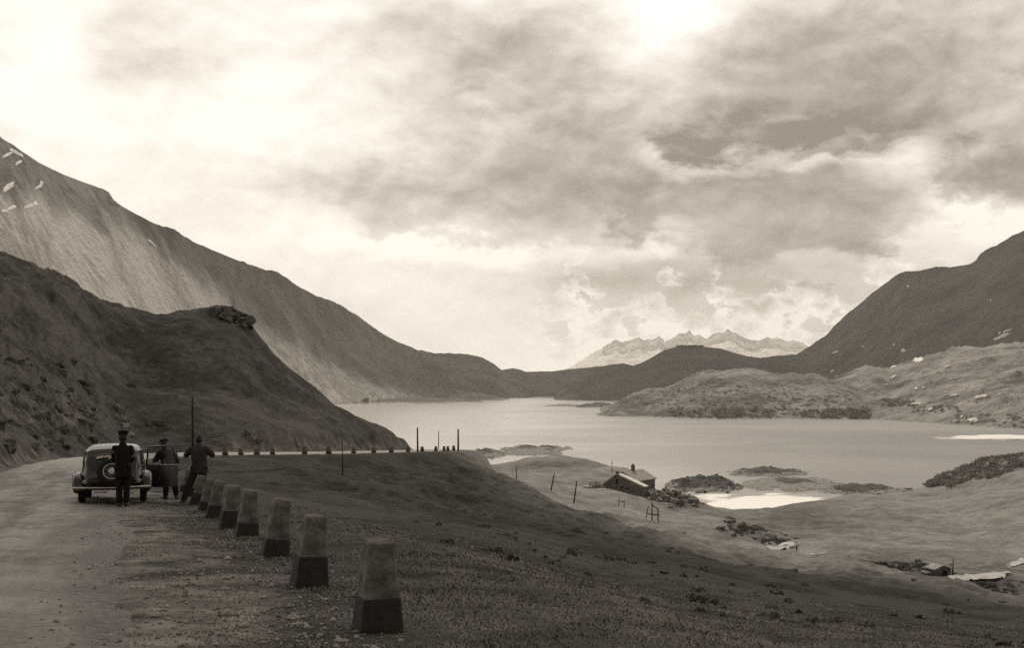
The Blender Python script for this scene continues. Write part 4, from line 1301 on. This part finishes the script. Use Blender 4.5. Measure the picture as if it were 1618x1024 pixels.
# ------------------------------------------------------------------ grass tufts and pebbles near the road
def make_grass():
    V = []; F3 = []
    rg = np.random.default_rng(3)
    n = 52000
    Y = np.exp(rg.uniform(math.log(5.5), math.log(34), n)); px = rg.uniform(-40, 1680, n)
    X = (px - CX) / F * Y
    d, _ = road_near(X, Y)
    edge = 2.45 + .9 * fbm(X / 1.5, Y / 1.5, 3)
    k = ((d > edge) | (d < -4.0)) & (rg.uniform(0, 1, n) < np.clip((np.abs(d) - 2.6) / 2.2, .15, 1)) & (fbm(X / 2.3, Y / 2.3, 3) > -.30)
    k = k & (rg.uniform(0, 1, n) < np.clip((34 - Y) / 16, 0, 1))
    X, Y = X[k], Y[k]; Z, _ = ground_z(X, Y)
    # longer tufts round the feet of the guard stones
    for (sx_, sy_) in STONES:
        m_ = 70; a_ = rg.uniform(0, 2 * PI, m_); r_ = rg.uniform(.17, .34, m_)
        X = np.concatenate([X, sx_ + r_ * np.cos(a_)]); Y = np.concatenate([Y, sy_ + r_ * np.sin(a_)])
    Z, _ = ground_z(X, Y)
    n = len(X); B = 7
    ang = rg.uniform(0, 2 * PI, (n, B)); hgt = (rg.uniform(.010, .034, (n, B))) * (1 + .8 * np.clip(fbm(X / 1.2 + 5, Y / 1.2, 3), -.3, .8)[:, None]) * (1 + .012 * Y[:, None]); lean = rg.uniform(.5, 1.8, (n, B)) * hgt
    ox = rg.normal(0, .05, (n, B)); oy = rg.normal(0, .05, (n, B)); w = .006 + .00045 * Y[:, None]
    bx = X[:, None] + ox; by = Y[:, None] + oy; bz = Z[:, None] - .015 + 0 * ox
    ca, sa = np.cos(ang), np.sin(ang)
    a = np.stack([bx - w * sa, by + w * ca, bz], -1); b = np.stack([bx + w * sa, by - w * ca, bz], -1); c = np.stack([bx + ca * lean, by + sa * lean, bz + hgt], -1)
    V = np.stack([a, b, c], 2).reshape(-1, 3)
    me = mesh_np('grass', V, np.arange(len(V)).reshape(-1, 3))
    tag(link('grass', me, M['blade'], smooth=False), 'short rough grass on the verge and slope by the guard stones', 'grass', kind='stuff')
    # pebbles
    n = 5200
    Y = np.exp(rg.uniform(math.log(6), math.log(34), n)); px = rg.uniform(-40, 640, n); X = (px - CX) / F * Y
    d, _ = road_near(X, Y)
    k = (d > 1.9) & (d < 5.6) & (rg.uniform(0, 1, n) < np.exp(-((d - 3.7) / 1.1) ** 2)) | (np.abs(d) < 1.9) & (rg.uniform(0, 1, n) < .05)
    X, Y = X[k], Y[k]; Z, D = ground_z(X, Y)
    ico = np.array([(0, 0, 1), (1, 0, .1), (.3, .95, 0), (-.8, .6, .1), (-.8, -.6, 0), (.3, -.95, .1), (0, 0, -.6)])
    fi = np.array([(0, 1, 2), (0, 2, 3), (0, 3, 4), (0, 4, 5), (0, 5, 1), (6, 2, 1), (6, 3, 2), (6, 4, 3), (6, 5, 4), (6, 1, 5)])
    s = rg.lognormal(math.log(.013), .5, len(X)); V = []; Fs = []
    for i in range(len(X)):
        a = rg.uniform(0, 6.28); R = np.array([[math.cos(a), -math.sin(a), 0], [math.sin(a), math.cos(a), 0], [0, 0, .7]])
        v = (ico * rg.uniform(.75, 1.25, (7, 1))) @ R.T * s[i]
        V.append(v + np.array([X[i], Y[i], Z[i] + (.05 if abs(D[i]) < 2.8 else .006)])); Fs.append(fi + 7 * i)
    me = mesh_np('gravel', np.concatenate(V), np.concatenate(Fs))
    tag(link('gravel', me, M['pebble'], smooth=False), 'loose pale gravel strewn over the road verge', 'gravel', kind='stuff')


make_grass()


# ------------------------------------------------------------------ the car (1930s-40s black saloon seen from behind)
def make_car():
    root = empty('saloon_car')
    # sections: y, floor z, half width low, half width belt, half width roof, belt z, roof z
    S = [(-.02, .40, .58, .52, .44, .66, .80), (.06, .38, .64, .58, .52, .78, 1.00), (.18, .35, .68, .64, .575, .84, 1.20), (.36, .33, .71, .68, .61, .88, 1.38), (.65, .32, .73, .70, .63, .90, 1.47), (1.0, .31, .74, .72, .64, .92, 1.515),
         (1.4, .30, .75, .73, .645, .93, 1.535), (1.9, .30, .75, .735, .64, .94, 1.535), (2.4, .30, .75, .73, .585, .95, 1.50), (2.65, .30, .74, .71, .56, .95, 1.44), (2.80, .31, .72, .67, .52, .95, 1.24), (2.95, .32, .66, .56, .42, .93, 1.04),
         (3.3, .34, .52, .44, .30, .86, .99), (3.8, .36, .42, .36, .22, .82, .95), (4.05, .38, .36, .30, .18, .78, .91), (4.12, .45, .28, .24, .14, .70, .82)]
    S = np.array(S)
    ys = np.concatenate([np.linspace(-.02, .6, 26), np.linspace(.63, 2.55, 46), np.linspace(2.58, 3.05, 18), np.linspace(3.1, 4.12, 18)])
    from numpy import interp
    rings = []
    NH = 30
    for y in ys:
        f, wl, wb, wr, bz, rz = [interp(y, S[:, 0], S[:, k]) for k in range(1, 7)]
        prof = [(0, f), (wl * .6, f), (wl * .93, f + .03), (wl, f + .12), ((wl + wb) / 2 + .012, (f + bz) / 2 + .05), (wb, bz), (wb * .985, bz + .03), (wr + (wb - wr) * .55, bz + (rz - bz) * .42), (wr + .02, bz + (rz - bz) * .74), (wr * .93, bz + (rz - bz) * .93), (wr * .75, rz - .022), (wr * .4, rz - .006), (0, rz)]
        pr = np.array(prof); dd = np.concatenate([[0], np.cumsum(np.hypot(*np.diff(pr, axis=0).T))]); q = np.linspace(0, dd[-1], NH)
        hx = interp(q, dd, pr[:, 0]); hz = interp(q, dd, pr[:, 1])
        for _ in range(2):
            hx[1:-1] = (hx[:-2] + 2 * hx[1:-1] + hx[2:]) / 4; hz[1:-1] = (hz[:-2] + 2 * hz[1:-1] + hz[2:]) / 4
        ring = [Vector((hx[i], y, hz[i])) for i in range(NH)] + [Vector((-hx[i], y, hz[i])) for i in range(NH - 2, 0, -1)]
        rings.append(ring)
    mb = MB().loft(rings)
    me = mb.mesh('body')
    bv = BVHTree.FromPolygons([v.co[:] for v in me.vertices], [p.vertices[:] for p in me.polygons])
    bm = bmesh.new(); bm.from_mesh(me)
    rw = (0, 1.13, .38, .095)             # rear window: centre x, z, half sizes
    ww = (0, 1.20, .53, .16)              # windscreen
    sw = [(.62, 1.17, .26, .15), (1.28, 1.18, .34, .16), (2.12, 1.18, .36, .16)]   # side windows: y, z, half sizes
    def inside(a, b, ha, hb, p=4): return abs(a / ha) ** p + abs(b / hb) ** p < 1
    kill = []
    for f in bm.faces:
        c = f.calc_center_median()
        if c.y < 1.0 and inside(c.x - rw[0], c.z - rw[1], rw[2], rw[3], 3.5) and f.normal.y < -.2: kill.append(f)
        elif c.y > 2.4 and inside(c.x, c.z - ww[1], ww[2], ww[3], 5) and c.y < 2.98: kill.append(f)
        elif abs(c.x) > .45 and any(inside(c.y - a, c.z - b, ha, hb, 4) for a, b, ha, hb in sw): kill.append(f)
    bmesh.ops.delete(bm, geom=kill, context='FACES'); bm.to_mesh(me); bm.free()
    body = link('body', me, M['paint'], root)
    def proj(o, d):
        h = bv.ray_cast(Vector(o), Vector(d)); return h[0] if h[0] is not None else None
    def sq(a, ha, hb, p=4):
        c, s = math.cos(a), math.sin(a); return ha * math.copysign(abs(c) ** (2 / p), c), hb * math.copysign(abs(s) ** (2 / p), s)
    def frame_loop(fn, n=40): 
        pts = [fn(2 * PI * k / n) for k in range(n)]; return [p for p in pts if p is not None]
    def window(name, fn, nrm, fmat='paint', r=.018):
        L = frame_loop(fn)
        cen = sum(L, Vector()) / len(L)
        b = MB(); nrm = Vector(nrm)
        V = [cen] + L
        b.add([p + nrm * .002 for p in V], [(0, i, i % len(L) + 1) for i in range(1, len(L) + 1)])
        w = b.build(name, M['glass'], root)
        fb = MB()
        n = len(L); Vv = []; Ff = []
        for i in range(n):
            t = (L[(i + 1) % n] - L[i - 1]).normalized(); s1 = t.cross(nrm).normalized(); 
            for j in range(6):
                a = 2 * PI * j / 6; Vv.append(L[i] + s1 * r * 1.3 * math.cos(a) + nrm * r * .8 * math.sin(a))
                Ff.append((i * 6 + j, i * 6 + (j + 1) % 6, ((i + 1) % n) * 6 + (j + 1) % 6, ((i + 1) % n) * 6 + j))
        fb.add(Vv, Ff).build('frame', M[fmat], w)
        return w
    window('rear_window', lambda a: proj((sq(a, rw[2] + .01, rw[3] + .01, 3.5)[0], -1, rw[1] + sq(a, rw[2], rw[3] + .01, 3.5)[1]), (0, 1, 0)), (0, -.6, .8), 'paint', .022)
    window('windscreen', lambda a: proj((sq(a, ww[2], ww[3], 5)[0], 6, ww[1] + sq(a, ww[2], ww[3], 5)[1]), (0, -1, 0)), (0, .8, .6), 'paint', .02)
    for s in (-1, 1):
        for i, (a0, b0, ha, hb) in enumerate(sw):
            if s == 1 and i == 2: pass
            window('side_window', lambda a: proj((s * 3, a0 + sq(a, ha + .005, hb + .005)[0], b0 + sq(a, ha, hb + .005)[1]), (-s, 0, 0)), (s * .95, 0, .3), 'paint', .018)
    # spare wheel on the tail
    sy = .02
    cz, cyy = .80, .02
    tl = Matrix.Rotation(math.radians(-18), 3, 'X')
    sp = empty('spare_wheel', (0, -.06, .80), (math.radians(-18), 0, 0)); sp.parent = root
    MB().torus((0, 0, 0), .27, .075, 'y', 36, 10).build('tyre', M['tyre'], sp)
    d = MB()
    d.loft([[Vector((r * math.cos(2 * PI * k / 36), yy, r * math.sin(2 * PI * k / 36))) for k in range(36)] for r, yy in ((.235, .02), (.235, -.03), (.215, -.045), (.12, -.05))])
    d.build('rim', M['paint'], sp)
    d = MB().loft([[Vector((r * math.cos(2 * PI * k / 36), yy, r * math.sin(2 * PI * k / 36))) for k in range(36)] for r, yy in ((.205, -.046), (.205, -.054), (.185, -.054), (.185, -.046))], cap=False)
    d.build('trim_ring', M['hub'], sp)
    for k in range(10):
        a = 2 * PI * k / 10
        MB().ellipsoid((.165 * math.cos(a), -.05, .165 * math.sin(a)), (.024, .012, .024), 8, 6).build('slot', M['hole'], sp)
    MB().ellipsoid((0, -.06, 0), (.085, .05, .085), 20, 10).build('hubcap', M['hub'], sp)
    # wings
    def wing(sx, cy, cx, hl, hw, z0, h, name='rear_wing'):
        b = MB(); R = []
        for i in range(15):
            a = PI * i / 14
            yy = cy - hl * math.cos(a); zz = z0 + h * math.sin(a) ** .75
            wid = hw * (.55 + .45 * math.sin(a))
            ring = []
            for j in range(12):
                q = 2 * PI * j / 12; ca, sa = math.cos(q), math.sin(q)
                ox = wid * math.copysign(abs(ca) ** .6, ca)
                top = zz; bot = max(z0 - .12, zz - .55)
                oz = (top + bot) / 2 + (top - bot) / 2 * math.copysign(abs(sa) ** .6, sa)
                ring.append(Vector((sx * (cx) + ox, yy, oz)))
            R.append(ring)
        return b.loft(R).build(name, M['paint'], root)
    for s in (-1, 1):
        wing(s, .62, .755, .62, .165, .40, .42)
        wing(s, 3.45, .66, .78, .20, .38, .44, 'front_wing')
        MB().tube([(s * .76, 1.2, .30), (s * .80, 2.0, .28), (s * .78, 2.8, .30)], [.07, .07, .07], 8, .4).build('running_board', M['paint'], root)
        for (yy, nm) in ((.62, 'wheel'), (3.5, 'wheel')):
            w = empty(nm, (s * .70, yy, .335)); w.parent = root
            MB().torus((0, 0, 0), .255, .082, 'x', 32, 10).build('tyre', M['tyre'], w)
            MB().loft([[Vector((s * xx, r * math.cos(2 * PI * k / 24), r * math.sin(2 * PI * k / 24))) for k in range(24)] for r, xx in ((.20, -.05), (.20, .03), (.12, .05), (.05, .06))]).build('rim', M['hub'], w)
        # tail lamp
        t = MB().tube([(s * .60, .02, .56), (s * .60, -.05, .56), (s * .60, -.075, .56)], [.045, .045, .03], 12).build('tail_lamp', M['lens'], root)
        MB().torus((s * .60, -.05, .56), .045, .01, 'y', 16, 6).build('bezel', M['chrome'], t)
        hl = MB().ellipsoid((s * .60, 4.0, .82), (.12, .16, .12), 16, 10).build('headlight', M['chrome'], root)
        MB().tube([(s * .60, 4.12, .82), (s * .60, 4.165, .82)], [.11, .10], 20).build('lens', M['lens'], hl)
        bi = MB().tube([(s * .42, -.02, .40), (s * .42, -.17, .40)], .025, 8).build('bumper_bracket', M['paint'], root)
    MB().tube([(-.86, .02, .42), (-.84, -.10, .42), (-.6, -.18, .415), (0, -.21, .40), (.6, -.18, .415), (.84, -.10, .42), (.86, .02, .42)], [.03, .048, .052, .052, .052, .048, .03], 12, .5).build('rear_bumper', M['chrome'], root)
    MB().tube([(-.80, 4.2, .42), (-.5, 4.34, .42), (0, 4.38, .42), (.5, 4.34, .42), (.80, 4.2, .42)], [.04, .05, .05, .05, .04], 12, .5).build('front_bumper', M['chrome'], root)
    MB().box((0, 4.14, .66), (.46, .05, .46), bev=.03).build('radiator_grille', M['chrome'], root)
    pl = MB().box((.36, -.055, .60), (.30, .02, .12), bev=.008).build('number_plate', M['tyre'], root)
    MB().tube([(.45, -.15, .27), (.45, .3, .26)], .025, 10).build('exhaust_pipe', M['chrome'], root)
    MB().tube([(-.40, -.10, .30), (-.1, -.12, .30)], .018, 8).build('tow_bar', M['chrome'], root)
    # inside
    MB().box((0, 1.7, .36), (1.3, 2.2, .06)).build('cabin_floor', M['interior'], root)
    MB().box((0, .95, .62), (1.16, .45, .26), bev=.08).box((0, .66, .80), (1.16, .16, .46), bev=.07).build('rear_seat', M['interior'], root)
    for s in (-1, 1): MB().box((s * .33, 1.95, .60), (.52, .45, .24), bev=.08).box((s * .33, 1.70, .80), (.52, .13, .46), bev=.06).build('front_seat', M['interior'], root)
    MB().box((0, 2.62, .90), (1.2, .14, .16), bev=.04).build('dashboard', M['interior'], root)
    Mt = Matrix.Rotation(math.radians(-22), 3, 'X')
    stw = MB().torus((-.10, 2.30, 1.10), .19, .011, 'y', 30, 8, Mt); stw.tube([(-.10, 2.30, 1.10), (-.10, 2.62, .92)], .018, 8); stw.tube([(-.28, 2.30, 1.10), (.08, 2.30, 1.10)], .012, 6)
    stw.build('steering_wheel', M['tyre'], root)
    # open front door on the right, hinged at the middle pillar
    dr = empty('door', (.735, 1.80, 0), (0, 0, math.radians(-8))); dr.parent = root
    b = MB()
    prof = [(.02, .32), (.74, .32), (.80, .40), (.80, .90), (.02, .93)]
    b.loft([[Vector((x, y, z)) for x, z in prof] for y in (-.02, .045)]); b.build('panel', M['paint'], dr, smooth=False)
    fr = [(.03, .93), (.08, 1.36), (.14, 1.42), (.62, 1.43), (.70, 1.38), (.78, .91)]
    b = MB().tube([(x, .01, z) for x, z in fr], .022, 8); b.build('window_frame', M['paint'], dr)
    V = [Vector((x, .01, z)) for x, z in fr]
    MB().add(V, [tuple(range(len(V)))]).build('pane', M['glass'], dr, smooth=False)
    MB().tube([(.02, -.028, .925), (.80, -.028, .915)], .016, 8).build('sill_trim', M['chrome'], dr)
    MB().tube([(.70, -.04, .82), (.70, -.06, .82), (.60, -.06, .82)], .011, 8).build('handle', M['chrome'], dr)
    loc = onground(177, 25.9); loc.z += .03
    root.location = loc; root.rotation_euler = (math.radians(-3.4), 0, math.radians(18.0))
    root.scale = (.985, .96, .935)
    tag(root, 'black old saloon car with spare wheel on its tail and right door open', 'car')
make_car()


# ------------------------------------------------------------------ people
def skin_mesh(name, nodes, edges, root=0, sub=1):
    me = bpy.data.meshes.new(name + '_raw')
    me.from_pydata([n[0] for n in nodes], edges, [])
    o = bpy.data.objects.new(name + '_raw', me); COL.objects.link(o)
    md = o.modifiers.new('skin', 'SKIN'); md.use_smooth_shade = True
    if not me.skin_vertices: raise RuntimeError('no skin layer')
    for i, n in enumerate(nodes):
        r = n[1]; me.skin_vertices[0].data[i].radius = (r, r) if not isinstance(r, tuple) else r
        me.skin_vertices[0].data[i].use_root = (i == root)
    ss = o.modifiers.new('sub', 'SUBSURF'); ss.levels = sub; ss.render_levels = sub
    dg = bpy.context.evaluated_depsgraph_get(); dg.update()
    ev = o.evaluated_get(dg); out = bpy.data.meshes.new_from_object(ev, depsgraph=dg)
    bpy.data.objects.remove(o); bpy.data.meshes.remove(me)
    return out


def join_meshes(name, mes):
    bm = bmesh.new()
    for m in mes: bm.from_mesh(m)
    out = bpy.data.meshes.new(name); bm.to_mesh(out); bm.free()
    out.materials.clear()
    return out


def person(J, label, loc, rz, coat, trouser, hat=None, hem=.78, coat_w=1.0, flare=1.0, skirt=None):
    """J: joints in metres, facing +y. pelvis chest neck head shoulders elbows wrists hips knees ankles toes"""
    V = {k: Vector(v) for k, v in J.items()}
    root = empty('person', loc, (0, 0, rz))
    # ---- body, one skinned surface
    nodes = []; edges = []; ix = {}
    def nd(k, p, r):
        ix[k] = len(nodes); nodes.append((tuple(p), r)); return ix[k]
    nd('pelvis', V['pelvis'], (.135, .11)); nd('waist', V['pelvis'].lerp(V['chest'], .45), (.125, .095)); nd('chest', V['chest'], (.15, .11)); nd('nb', V['chest'].lerp(V['neck'], .62), (.075, .06)); nd('neck', V['neck'], .055)
    hd = (V['head'] - V['neck']).normalized()
    nd('h0', V['neck'].lerp(V['head'], .5), .062); nd('h1', V['head'] - hd * .02, (.078, .092)); nd('h2', V['head'] + hd * .06, (.078, .094)); nd('h3', V['head'] + hd * .115, (.05, .06))
    for a, b in (('pelvis', 'waist'), ('waist', 'chest'), ('chest', 'nb'), ('nb', 'neck'), ('neck', 'h0'), ('h0', 'h1'), ('h1', 'h2'), ('h2', 'h3')): edges.append((ix[a], ix[b]))
    fingers = []
    for s in 'LR':
        for k, r in (('sh', .050), ('el', .042), ('wr', .031)): nd(k + s, V[k + s] - Vector((0, 0, .03 if k == 'sh' else 0)), r)
        fd = (V['wr' + s] - V['el' + s]).normalized()
        side = fd.cross(Vector((0, 0, 1))); side = side.normalized() if side.length > .2 else Vector((1, 0, 0))
        palm = V['wr' + s] + fd * .075
        nd('pm' + s, palm, (.036, .020))
        for a, b in (('nb', 'sh'), ('sh', 'el'), ('el', 'wr'), ('wr', 'pm')): edges.append((ix[a if a == 'nb' else a + s], ix[b + s]))
        nrm = side.cross(fd).normalized()
        for q, (off, ln) in enumerate(((-.030, .070), (-.010, .082), (.010, .078), (.029, .062))):
            b0 = V['wr' + s] + fd * .065 + side * off; b1 = b0 + fd * ln * .5; b2 = b1 + (fd * .8 - nrm * .6).normalized() * ln * .3; b3 = b2 + (fd * .5 - nrm * .85).normalized() * ln * .25
            fingers.append(([(tuple(b0), .0095), (tuple(b1), .009), (tuple(b2), .0085), (tuple(b3), .007)], [(0, 1), (1, 2), (2, 3)]))
        ts = -1 if s == 'L' else 1
        b0 = V['wr' + s] + fd * .025 - side * .022 * ts; b1 = b0 + (fd * .6 - side * .8 * ts).normalized() * .04; b2 = b1 + (fd - nrm * .3).normalized() * .035
        fingers.append(([(tuple(b0), .011), (tuple(b1), .010), (tuple(b2), .008)], [(0, 1), (1, 2)]))
        for k, r in (('hp', .088), ('kn', .060), ('an', .040), ('to', .034)): nd(k + s, V[k + s], r)
        for a, b in (('pelvis', 'hp'), ('hp', 'kn'), ('kn', 'an'), ('an', 'to')): edges.append((ix[a if a == 'pelvis' else a + s], ix[b + s]))
    body = skin_mesh('body', nodes, edges, 0, 2)
    parts = [body] + [skin_mesh('finger', n, e, 0, 1) for n, e in fingers]
    fw = Vector((0, 1, 0)); fw = (fw - hd * fw.dot(hd)).normalized(); sd = fw.cross(hd)
    hc = V['head'] + hd * .03
    fm = MB().ellipsoid(hc + fw * .098 - hd * .015, (.014, .02, .024), 8, 6).ellipsoid(hc + fw * .085 - hd * .06, (.026, .012, .008), 8, 6)
    for e in (-1, 1): fm.ellipsoid(hc + fw * .088 + sd * e * .032 + hd * .012, (.013, .009, .008), 8, 6).ellipsoid(hc + sd * e * .082 - hd * .01, (.012, .022, .032), 8, 6)
    parts.append(fm.mesh('face'))
    me = join_meshes('body', parts)
    link('body', me, M['skin'], root)
    # ---- trousers (skinned over the legs)
    tn = []; te = []
    tn.append((tuple(V['pelvis'] + Vector((0, 0, .04))), (.155, .125)))
    for s in 'LR':
        i = len(tn)
        an = V['an' + s] - Vector((0, 0, .03))
        tn += [(tuple(V['hp' + s]), .105), (tuple(V['kn' + s]), .083), (tuple(an), .072)]
        te += [(0, i), (i, i + 1), (i + 1, i + 2)]
    if skirt is None:
        link('trousers', skin_mesh('trousers', tn, te, 0, 2), trouser, root)
    else:
        link('trousers', skin_mesh('trousers', [(a, (b if isinstance(b, tuple) else b * 1.12)) for a, b in tn], te, 0, 2), trouser, root)
    # ---- jacket: torso lofted from hem to collar, sleeves along the arms
    up = (V['chest'] - V['pelvis']).normalized()
    axis = [(V['pelvis'] - up * (V['pelvis'].z - hem), .205 * flare, .15 * flare), (V['pelvis'] - up * .06, .195 * flare, .15 * flare), (V['pelvis'] + up * .12, .178 * coat_w, .135), (V['pelvis'].lerp(V['chest'], .62), .192 * coat_w, .14),
            (V['chest'] + up * .05, .215 * coat_w, .14), (V['chest'].lerp(V['neck'], .52), .200 * coat_w, .12), (V['chest'].lerp(V['neck'], .80), .140 * coat_w, .098), (V['neck'] + up * .0, .080, .076), (V['neck'] + up * .055, .068, .066)]
    b = MB()
    sx = (V['shR'] - V['shL']).normalized(); sy = up.cross(sx).normalized()
    fine = []
    for i in range(len(axis) - 1):
        for k in range(3):
            f = k / 3; fine.append((axis[i][0].lerp(axis[i + 1][0], f), axis[i][1] + (axis[i + 1][1] - axis[i][1]) * f, axis[i][2] + (axis[i + 1][2] - axis[i][2]) * f))
    fine.append(axis[-1])
    R = []
    for i, (c, a, d) in enumerate(fine):
        wob = .012 * max(0, 1 - i / 9)
        R.append([c + sx * (a + wob * math.sin(5 * q)) * math.cos(q) + sy * (d + wob * math.sin(4 * q + 1)) * math.sin(q) for q in [2 * PI * k / 24 for k in range(24)]])
    b.loft(R)
    for s in 'LR':
        sh = V['sh' + s]; inn = V['chest'].lerp(V['neck'], .45).lerp(sh, .45)
        el = V['el' + s]; wr = V['wr' + s]
        sd_ = sh - Vector((0, 0, .022)); inn = inn - Vector((0, 0, .02))
        b.tube([inn, inn.lerp(sd_, .7), sd_.lerp(el, .10) , sd_.lerp(el, .5), el, el.lerp(wr, .5), wr], [.07, .080, .084, .078, .070, .060, .050], 14)
        b.ellipsoid(sd_, (.080, .078, .078), 14, 8); b.ellipsoid(el, (.064, .064, .064), 12, 8)
    b.build('jacket', coat, root)
    # ---- shoes
    for s in 'LR':
        an, to = V['an' + s], V['to' + s]
        f = (to - an); f.z = 0; f.normalize()
        zz = to.z - .035
        Rr = []
        for k, (t, w, h) in enumerate(((-.075, .022, .05), (-.065, .034, .075), (0, .038, .095), (.07, .042, .075), (.13, .047, .058), (.19, .042, .045), (.215, .022, .03))):
            c = Vector((an.x, an.y, zz)) + f * t; sdv = Vector((-f.y, f.x, 0))
            Rr.append([c + sdv * w * math.cos(q) + Vector((0, 0, h / 2 + h / 2 * math.sin(q))) for q in [2 * PI * j / 12 for j in range(12)]])
        MB().loft(Rr).build('shoe', M['shoe'], root)
    # ---- hair and headgear
    Rm = Matrix((sd, fw, hd)).transposed()
    def hat_mesh(fn):
        m_ = fn(); me_ = m_.mesh('h'); me_.transform(Matrix.Translation(hc) @ Rm.to_4x4()); return me_
    hm = hat_mesh(lambda: MB().ellipsoid((0, -.022, .005), (.088, .094, .115), 18, 12))
    link('hair', hm, M['hair'], root)
    if hat == 'cap':      # stiff flat-topped peaked cap
        def fn():
            q = MB(); rg = lambda r, z, ry=1.08, yo=0: [Vector((r * math.cos(2 * PI * k / 28), yo + r * ry * math.sin(2 * PI * k / 28), z)) for k in range(28)]
            q.loft([rg(.094, .045), rg(.096, .095), rg(.125, .125), rg(.132, .14), rg(.12, .152), rg(.04, .158)])
            q.loft([[Vector((x * .085, .085 + y, .05 - y * .35)) for x, y in ((-1, 0), (-.8, .055), (-.3, .085), (.3, .085), (.8, .055), (1, 0))], [Vector((x * .085, .085 + y, .058 - y * .35)) for x, y in ((-1, 0), (-.8, .055), (-.3, .085), (.3, .085), (.8, .055), (1, 0))]])
            return q
        link('cap', hat_mesh(fn), M['black'], root)
    elif hat == 'beret':
        link('beret', hat_mesh(lambda: MB().ellipsoid((.02, -.01, .095), (.118, .122, .045), 20, 10)), M['charcoal'], root)
    tag(root, label, 'person')
    return root


def std(h=1.72, lean=0.0, turn=0.0, **over):
    k = h / 1.75
    J = dict(pelvis=(0, 0, .93), chest=(0, 0, 1.28), neck=(0, .01, 1.475), head=(0, .03, 1.60), shL=(-.185, 0, 1.40), shR=(.185, 0, 1.40), elL=(-.25, .02, 1.12), elR=(.25, .02, 1.12), wrL=(-.24, .12, .88), wrR=(.24, .12, .88),
             hpL=(-.09, 0, .88), hpR=(.09, 0, .88), knL=(-.10, .02, .49), knR=(.10, .02, .49), anL=(-.10, -.02, .085), anR=(.10, -.02, .085), toL=(-.12, .12, .035), toR=(.12, .12, .035))
    J.update(over)
    return {a: (v[0] * k, v[1] * k, v[2] * k) for a, v in J.items()}


def stand(px, Y): 
    p = onground(px, Y); p.z += .015; return p


person(std(1.66, elL=(-.21, .05, 1.13), elR=(.21, .05, 1.13), wrL=(-.07, .24, 1.02), wrR=(.07, .25, 1.0), shL=(-.17, 0, 1.40), shR=(.17, 0, 1.40), anL=(-.075, -.02, .085), anR=(.085, -.02, .085), toL=(-.09, .12, .035), toR=(.10, .12, .035), knL=(-.085, .02, .49), knR=(.085, .02, .49)),
       'person in black suit and peaked cap standing behind the car', stand(194, 25.1), math.radians(12), M['black'], M['black'], 'cap', hem=.66, coat_w=.93, flare=.92)
person(std(1.60, pelvis=(.06, -.05, .90), chest=(.0, .10, 1.22), neck=(-.05, .20, 1.385), head=(-.07, .26, 1.50), shL=(-.19, .12, 1.33), shR=(.17, .13, 1.33), elL=(-.30, .26, 1.10), elR=(.27, .10, 1.05), wrL=(-.30, .50, 1.05), wrR=(.24, .30, .95), hpL=(-.03, -.05, .86), hpR=(.15, -.05, .86),
               knL=(-.05, .0, .48), knR=(.19, .04, .48), anL=(-.06, -.06, .085), anR=(.24, .02, .085), toL=(-.09, .08, .035), toR=(.28, .16, .035)),
       'person in dark jacket bending forward behind the open car door', stand(265, 28.7), math.radians(25), M['charcoal'], M['black'], 'beret', hem=.72, coat_w=1.02)
person(std(1.66, chest=(.03, .0, 1.27), pelvis=(.05, 0, .92), neck=(.03, .02, 1.465), head=(.03, .06, 1.585), shL=(-.155, .0, 1.40), shR=(.215, 0, 1.40), elL=(-.30, .14, 1.22), elR=(.36, .14, 1.22), wrL=(-.06, .24, 1.42), wrR=(.12, .24, 1.42), hpL=(-.05, 0, .87), hpR=(.14, 0, .87),
               knL=(-.20, .02, .49), knR=(.12, .03, .49), anL=(-.36, -.02, .085), anR=(.10, .0, .085), toL=(-.40, .10, .035), toR=(.12, .14, .035)),
       'person in dark clothes with raised arms and legs apart by the guard stones', stand(312, 26.95), math.radians(10), M['darkgrey'], M['charcoal'], None, hem=.74, coat_w=.95, flare=1.05, skirt=1)


# ------------------------------------------------------------------ air
def make_haze():
    b = MB().box((0, 7000, 380), (13000, 14400, 900))
    me = b.mesh('haze')
    m = bpy.data.materials.new('valley air'); m.use_nodes = True
    t = NT(m.node_tree); t.n.clear()
    v = t.new('ShaderNodeVolumePrincipled'); v.inputs['Color'].default_value = (1.0, .97, .91, 1); v.inputs['Density'].default_value = HAZE; v.inputs['Anisotropy'].default_value = .25
    o = t.new('ShaderNodeOutputMaterial'); t.l.new(v.outputs[0], o.inputs['Volume'])
    m.cycles.homogeneous_volume = True if hasattr(m.cycles, 'homogeneous_volume') else None
    ob = link('haze', me, m, smooth=False)
    tag(ob, 'thin pale haze lying over the valley and lake', 'haze', kind='stuff')
HAZE = 6.2e-5
make_haze()

# ------------------------------------------------------------------ camera and render settings
cam = bpy.data.cameras.new('camera'); cam.sensor_width = 36.0; cam.lens = F / 1618 * 36; cam.shift_y = (HY - 512) / 1618
cam.clip_start = .1; cam.clip_end = 40000
co = bpy.data.objects.new('camera', cam); COL.objects.link(co); co.location = (0, 0, 0); co.rotation_euler = (PI / 2, 0, 0)
SC.camera = co
SC.view_settings.view_transform = 'Standard'; SC.view_settings.look = 'None'; SC.view_settings.exposure = 0.0; SC.view_settings.gamma = 1.0
SC.cycles.use_denoising = False
SC.cycles.max_bounces = 8; SC.cycles.volume_bounces = 1; SC.cycles.transparent_max_bounces = 12
